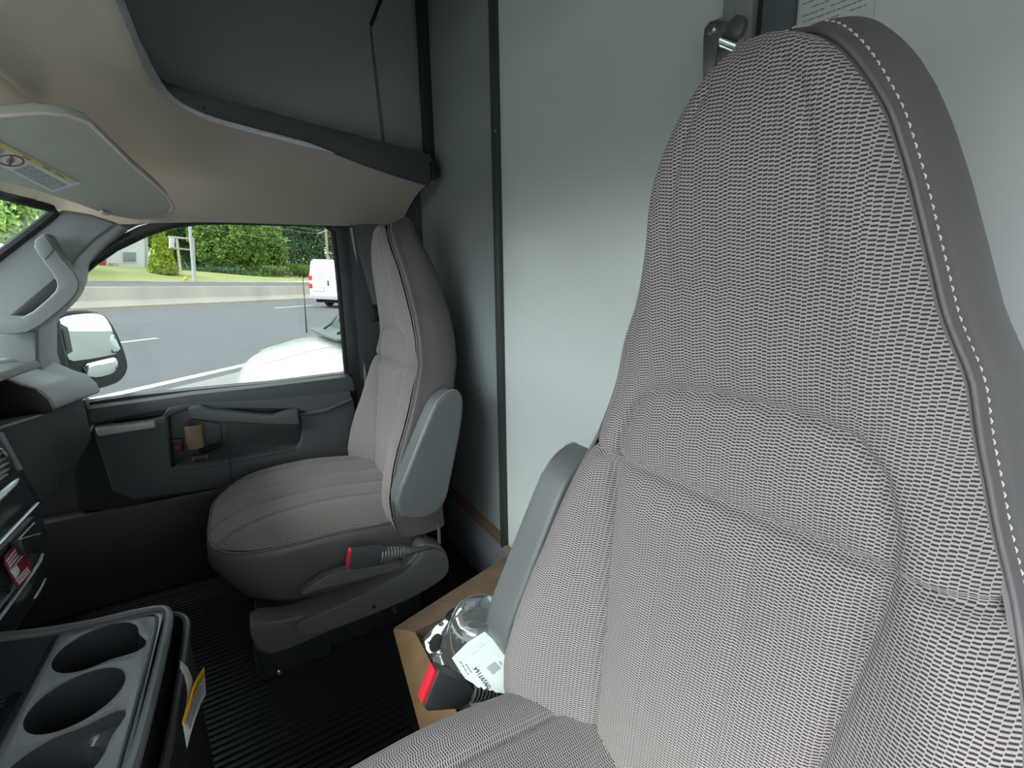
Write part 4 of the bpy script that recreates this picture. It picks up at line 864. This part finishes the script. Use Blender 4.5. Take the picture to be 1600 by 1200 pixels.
# building
BD = 64
def gb(u, v, d=BD): return G(u, v, d)
bl = thing('white_building', tuple(gb(195, 418)), 'low white building with a red door behind the lawn', 'building')
c0, c1 = GO(120, 420, BD), GO(236, 420, BD); top = GO(200, 364, BD)[2]
b = NB(); prism(b, [OUT(c0[0], BD, c0[2]-.6), OUT(c1[0], BD, c0[2]-.6), OUT(c1[0], BD+9, c0[2]-.6), OUT(c0[0], BD+9, c0[2]-.6)], en*(top-c0[2]+.6)); obj('walls', b, M['bldg'], bl)
b = NB(); prism(b, [OUT(c0[0]-.3, BD-.3, top), OUT(c1[0]+.3, BD-.3, top), OUT(c1[0]+.3, BD+9, top), OUT(c0[0]-.3, BD+9, top)], en*.35, .05); obj('roof', b, M['bldg'], bl)
def bquad(nm, m, u0, v0, u1, v1, par, lift=.12):
    b = NB(); prism(b, [gb(u0, v0, BD-lift), gb(u1, v0, BD-lift), gb(u1, v1, BD-lift), gb(u0, v1, BD-lift)], e2*(lift), .01); return obj(nm, b, m, par)
wf = bquad('window', M['bldg'], 191, 392, 214, 411, bl, .10)
for u0, u1 in ((193, 199), (200, 206), (207, 213)): bquad('pane', M['bldg_glass'], u0, 394, u1, 409, wf, .16)
bquad('door', M['red_door'], 157, 396, 166, 414, bl); bquad('window', M['bldg_glass'], 146, 402, 156, 413, bl)
bquad('utility_box', M['concrete'], 178, 411, 186, 418, bl, .8)
bquad('downpipe', M['concrete'], 228, 370, 231, 418, bl, .15)

# sign frame, poles, wires, hydrant
sg_ = thing('sign_frame', tuple(G(280, 430, 54)), 'pale empty sign frame on two posts by the lawn', 'sign')
for nm, (u0, v0), (u1, v1), r in (('post', (276, 372), (283, 428), .14), ('post', (302, 372), (305, 432), .12), ('crossbar', (263, 370), (303, 374), .12), ('crossbar', (264, 387), (304, 391), .10), ('crossbar', (264, 369), (267, 388), .10)):
    b = NB(); tube(b, [G(u0, v0, 54), G(u1, v1, 54)], r, 8); obj(nm, b, M['concrete'], sg_)
b = NB(); prism(b, [G(266, 371, 53.8), G(273, 372, 53.8), G(273, 387, 53.8), G(266, 387, 53.8)], e2*.2, .02); obj('panel', b, M['bldg'], sg_)
def pole(nm, top, bot, d, r, m, label, arms=()):
    t = thing(nm, tuple(G(*bot, d)), label, 'pole')
    b = NB(); tube(b, [G(*bot, d), G(*top, d)], [r, r*.75], 10); obj('shaft', b, m, t)
    for (u0, v0), (u1, v1) in arms:
        b = NB(); tube(b, [G(u0, v0, d-.2), G(u1, v1, d-.2)], r*.45, 6); obj('crossarm', b, m, t)
    return t
pole('steel_pole', (292, 300), (304, 442), 49.2, .20, M['pole_steel'], 'thick grey steel pole standing beside the sign frame')
pole('utility_pole', (446, 372), (450, 434), 90, .30, M['pole_wood'], 'shorter wooden utility pole in front of the far trees', [((438, 378), (455, 376)), ((440, 385), (454, 388))])
pole('utility_pole', (507, 320), (513, 420), 62, .30, M['pole_wood'], 'tall wooden utility pole behind the white van', [((496, 365), (520, 358))])
for i, (p, q) in enumerate((((395, 349), (512, 366)), ((420, 345), (512, 361)), ((300, 352), (446, 374)))):
    b = NB(); A, B_ = G(*p, 70), G(*q, 70); tube(b, [A*(1-f)+B_*f-en*1.0*4*f*(1-f)*.35 for f in np.linspace(0, 1, 12)], .035, 5)
    tag(obj('power_line', b, M['ink_grey']), ['lower thin power line running to the tall pole', 'upper thin power line running to the tall pole', 'thin power line running to the shorter pole'][i], 'cable', 'power lines over the lawn')
hy = thing('fire_hydrant', tuple(G(291, 443, 50)), 'small yellow fire hydrant beside the steel pole', 'hydrant')
b = NB(); lathe(b, G(291, 443, 50), en, [(.24, 0), (.24, .1), (.16, .12), (.16, .6), (.2, .62), (.17, .78), (.06, .86), (0, .88)], 12); obj('barrel', b, M['yellow'], hy)
b = NB(); g0 = G(291, 443, 50)+en*.5; tube(b, [g0-e1*.28, g0+e1*.28], .08, 8); obj('outlet', b, M['yellow'], hy)
b = NB(); lathe(b, G(465, 436, 75), en, [(.35, 0), (.3, .05), (.12, .9), (0, 1.0)], 12); tag(obj('traffic_cone', b, M['red']), 'tiny red traffic cone on the far grass', 'cone')

# trees
def crown_mesh(c, rad, n, size, seed, cone=False):
    r0 = np.random.default_rng(seed); c = np.array(c); n = int(n*2.6); size = size*.55
    if cone:
        h = r0.uniform(0, 1, n)**1.3; a = r0.uniform(0, 6.283, n); rr = (1-h)**.75*r0.uniform(.65, 1.0, n)*(1+.12*np.sin(a*5+h*9))+.04
        D = np.stack([rr*np.cos(a), rr*np.sin(a), h*2-1], 1)
    else:
        lc = np.array([np.zeros(3)]+[np.array([math.cos(a)*.55, math.sin(a)*.55, r0.uniform(-.45, .55)]) for a in np.linspace(0, 6.28, 13)[:-1]]); lr = np.r_[.95, r0.uniform(.3, .5, 12)]
        k = r0.integers(len(lc), size=n); d = r0.normal(size=(n, 3)); d /= np.linalg.norm(d, axis=1, keepdims=True); D = lc[k]+d*(lr[k]*r0.uniform(.74, 1.02, n))[:, None]
    p = c+np.outer(D[:, 0]*rad[0], e1)+np.outer(D[:, 1]*rad[1], e2)+np.outer(D[:, 2]*rad[2], en)
    ax = r0.normal(size=(n, 3)); ax /= np.linalg.norm(ax, axis=1, keepdims=True); bx2 = np.cross(ax, r0.normal(size=(n, 3))); bx2 /= np.linalg.norm(bx2, axis=1, keepdims=True)
    sz = (size*r0.uniform(.6, 1.4, n))[:, None]
    vs = np.stack([p-ax*sz, p+bx2*sz*.5, p+ax*sz, p-bx2*sz*.5], 1).reshape(-1, 3); fs = np.arange(4*n).reshape(n, 4)
    return vs, fs
def tree(nm, u, vc, vbot, d, rw, rh, n, size, m, seed, label, cone=False, group='trees beyond the road'):
    base = G(u, vbot, d); cen = G(u, vc, d); mpp = np.linalg.norm(G(u+1, vc, d)-G(u, vc, d))
    t = thing(nm, tuple(base), label, 'tree' if nm != 'bush' else 'bush', group)
    vs, fs = crown_mesh(cen, (rw*mpp, rw*mpp, rh*mpp), n, size, seed, cone)
    me = bpy.data.meshes.new('crown'); me.from_pydata((vs-base).tolist(), [], fs.tolist()); me.update()
    o = link('crown', me, m, t, (0, 0, 0)); o['kind'] = 'stuff'
    b = NB(); tube(b, [base, base*.5+cen*.5, cen], [.35, .3, .2], 8); obj('trunk', b, M['bark'], t); return t
tree('bush', 252, 390, 422, 57, 17, 33, 2600, .42, M['leaf_bright'], 1, 'bright yellow green conical bush beside the white building', True)
tree('tree', 358, 378, 432, 78, 42, 42, 6500, .62, M['leaf_mid'], 2, 'big rounded mid green tree in the middle of the door window')
tree('tree', 410, 385, 432, 86, 28, 40, 4000, .62, M['leaf_mid'], 3, 'smaller green tree right of the big rounded tree')
tree('tree', 318, 372, 430, 98, 34, 52, 4500, .7, M['leaf_dark'], 4, 'dark green tree behind the steel pole')
tree('tree', 455, 378, 432, 105, 36, 54, 5000, .75, M['leaf_dark'], 5, 'dark evergreen behind the shorter utility pole')
tree('tree', 505, 376, 430, 100, 36, 56, 5000, .75, M['leaf_dark'], 6, 'dark evergreen rising behind the white van')
tree('tree', 275, 360, 430, 110, 36, 56, 4500, .8, M['leaf_dark'], 8, 'dark tree rising behind the yellow green bush')
tree('tree', 225, 345, 420, 100, 36, 50, 4000, .8, M['leaf_mid'], 9, 'green tree rising behind the white building')
tree('tree', 560, 370, 430, 95, 44, 60, 4000, .8, M['leaf_dark'], 10, 'dark tree hidden behind the door pillar')
tree('tree', 400, 345, 430, 125, 60, 60, 5000, 1.0, M['leaf_dark'], 16, 'tall dark tree behind the row, above the big rounded tree')
tree('bush', 340, 425, 434, 76, 34, 7, 1200, .5, M['leaf_dark'], 12, 'low dark bush at the foot of the big rounded tree')
tree('bush', 410, 424, 434, 84, 30, 8, 1200, .5, M['leaf_mid'], 13, 'low green bush in front of the far trees')
tree('bush', 475, 424, 434, 80, 26, 9, 1200, .5, M['leaf_mid'], 14, 'low green bush left of the white van')
tree('bush', 300, 424, 436, 130, 60, 12, 1800, .8, M['leaf_dark'], 31, 'long dark hedge far behind the sign frame')
tree('bush', 420, 424, 436, 135, 60, 12, 1800, .8, M['leaf_dark'], 32, 'long dark hedge far behind the shorter utility pole')
tree('bush', 520, 424, 436, 135, 50, 12, 1800, .8, M['leaf_dark'], 33, 'dark hedge far behind the white van')
tree('tree', 20, 330, 430, 60, 60, 75, 6000, .6, M['leaf_mid'], 21, 'leafy green tree seen through the windshield corner')
tree('tree', 85, 335, 425, 75, 45, 60, 4500, .6, M['leaf_dark'], 22, 'dark tree at the right of the windshield corner', )
tree('tree', -80, 330, 430, 55, 90, 80, 6000, .6, M['leaf_mid'], 23, 'wide green tree mostly outside the left edge of the photo')

# white cargo van driving away
vn = thing('white_van', tuple(OUT(21.5, 13.2, GZ)), 'white cargo van driving away on the road, rear doors in view', 'van')
def vbox(nm, m, lo, hi, bev=.03, par=vn, seg=2):
    b = NB(); box(b, lo, hi, bev, seg, xf=OUT); return obj(nm, b, m, par)
va, vb0, vb1 = 20.4, 12.15, 14.15
b = NB(); sec = [(vb0, GZ+.45), (vb0, GZ+1.5), (vb0+.12, GZ+2.25), (vb0+.3, GZ+2.36), (vb1-.3, GZ+2.36), (vb1-.12, GZ+2.25), (vb1, GZ+1.5), (vb1, GZ+.45)]
prism(b, [OUT(va, p, q) for p, q in sec], e1*4.4, .06, 3); body = obj('body', b, M['van_paint'], vn)
for lo, hi in (((vb0+.2), 13.12), (13.18, vb1-.2)):
    d_ = vbox('rear_door', M['van_paint'], (va-.03, lo, GZ+.62), (va+.02, hi, GZ+2.2), .02)
    vbox('door_recess', mat('van_recess', (.62, .66, .67), .3), (va-.036, lo+.1, GZ+1.4), (va-.028, hi-.1, GZ+2.05), .01, d_)
vbox('door_handle', M['black'], (va-.07, 13.05, GZ+1.1), (va-.02, 13.1, GZ+1.35), .01)
vbox('bumper', M['pole_steel'], (va-.12, vb0+.02, GZ+.42), (va+.1, vb1-.02, GZ+.62), .03)
for z0 in (.95, 1.35):
    vbox('tail_lamp', M['tail'], (va-.04, vb1-.17, GZ+z0), (va+.06, vb1+.01, GZ+z0+.22), .02)
    vbox('tail_lamp', M['tail'], (va-.04, vb0-.01, GZ+z0), (va+.06, vb0+.17, GZ+z0+.22), .02)
vbox('licence_plate', M['paper'], (va-.045, 13.35, GZ+.82), (va-.03, 13.85, GZ+.97), .005)
vbox('plate_recess', M['pole_steel'], (va-.034, 13.28, GZ+.78), (va-.025, 13.92, GZ+1.02), .005)
for aa_ in (21.75, 24.4):
    for bb_ in (vb0+.1, vb1-.32):
        b = NB(); lathe(b, OUT(aa_, bb_, GZ+.35), e2, [(0, 0), (.2, 0), (.33, .01), (.35, .05), (.35, .19), (.33, .23), (.2, .24), (0, .24)], 20); obj('wheel', b, M['tyre'], vn)
vbox('underbody', M['tyre'], (va+.2, vb0+.2, GZ+.25), (va+4.0, vb1-.2, GZ+.5), .02)

# white car parked beside the door: lofted body along the cab's y axis
car = thing('white_car', (4.35, -1.8, -1.46), 'white car parked alongside, its rounded hood below the door window', 'car')
YF = .12; gz = lambda x, y: (GZ+.045*x+.0376*y)/.998
def carsec(y):
    d = YF-y       # distance behind the nose
    hw = .86*np.interp(d, [0, .05, .2, .5, 1.0, 4.2, 4.5], [.42, .60, .80, .93, 1, 1, .85])
    hz = np.interp(d, [0, .04, .12, .3, .6, 1.0, 1.35, 1.4, 4.3, 4.5], [.60, .72, .82, .91, .97, 1.01, 1.03, 1.03, 1.0, .84])
    lo = .22; pts = []
    for s in np.linspace(-1, 1, 25):
        a = abs(s); z = hz-.22*a**6-.06*a**2 if a < .999 else hz-.28
        pts.append((s*hw, z))
    return [(-hw*.97, lo), (-hw*1.0, .45)] + pts + [(hw*1.0, .45), (hw*.97, lo)]
ys = YF-np.concatenate([np.array([0, .02, .05, .1, .15, .22, .3, .4, .55, .7, .85, 1.0, 1.15, 1.3]), np.linspace(1.45, 4.5, 12)])
CX = 4.42; rows = [[(CX+x, y, -1.385+z) for x, z in carsec(y)] for y in ys]
b = NB(); vs = grid(b, np.array(rows)); b.faces.new(vs[0]); b.faces.new(vs[-1]); obj('body', b, M['white_paint'], car, smooth=50)
b = NB(); yc = YF-.90; zb = -1.30
roof = [(-.66, yc-.62, 1.42), (.66, yc-.62, 1.42), (.68, yc-2.1, 1.42), (-.68, yc-2.1, 1.42)]; belt = [(-.80, yc, .93), (.80, yc, .93), (.80, yc-2.7, .93), (-.80, yc-2.7, .93)]
def q4(*ps_): return [np.array([CX+p[0], p[1], zb+p[2]]) for p in ps_]
prism(b, q4(*roof), (0, 0, .05), .03, 3); obj('roof', b, M['white_paint'], car)
b = NB(); prism(b, q4(belt[0], belt[1], roof[1], roof[0]), (0, -.01, -.01)); obj('windshield', b, M['car_glass'], car)
b = NB(); prism(b, q4(belt[3], belt[2], roof[2], roof[3]), (0, .01, -.01)); obj('rear_window', b, M['car_glass'], car)
for i, j in ((0, 3), (1, 2)):
    b = NB(); prism(b, q4(belt[i], belt[j], roof[j], roof[i]), (.01, 0, 0)); obj('side_window', b, M['car_glass'], car)
b = NB(); prism(b, q4((-.70, yc+.16, .925), (-.3, yc+.22, .945), (.3, yc+.22, .945), (.70, yc+.16, .925), (.78, yc-.02, .93), (-.78, yc-.02, .93)), (0, 0, .02), .005); obj('cowl', b, M['post_dark'], car)
for s in (-.45, .25):
    b = NB(); tube(b, q4((s, yc+.10, .965), (s+.1, yc+.02, 1.0), (s+.45, yc-.10, 1.06)), .012, 6); obj('wiper', b, M['black'], car)
b = NB(); tube(b, q4((.66, yc+.22, .90), (.70, yc+.20, 1.25), (.76, yc+.18, 1.70)), [.008, .004, .003], 6); obj('antenna', b, M['black'], car)
for s in (-1, 1):
    b = NB(); prism(b, smooth_path(q4((s*.52, YF-.02, .50), (s*.66, YF-.16, .52), (s*.68, YF-.22, .60), (s*.56, YF-.10, .62)), 1), (0, .02, .0), .004); obj('headlamp', b, M['bldg_glass'], car)
    b = NB(); tube(b, q4((s*.48, YF-.22, .765), (s*.55, YF-.6, .855), (s*.60, YF-1.2, .93)), .004, 6); obj('hood_seam', b, M['concrete'], car)
    for y in (YF-.85, YF-3.55):
        b = NB(); lathe(b, (CX+s*.70, y, -1.47+.31), (s, 0, 0), [(0, -.1), (.3, -.1), (.31, -.05), (.31, .1), (.28, .13), (.18, .14), (0, .14)], 24); obj('wheel', b, M['tyre'], car)
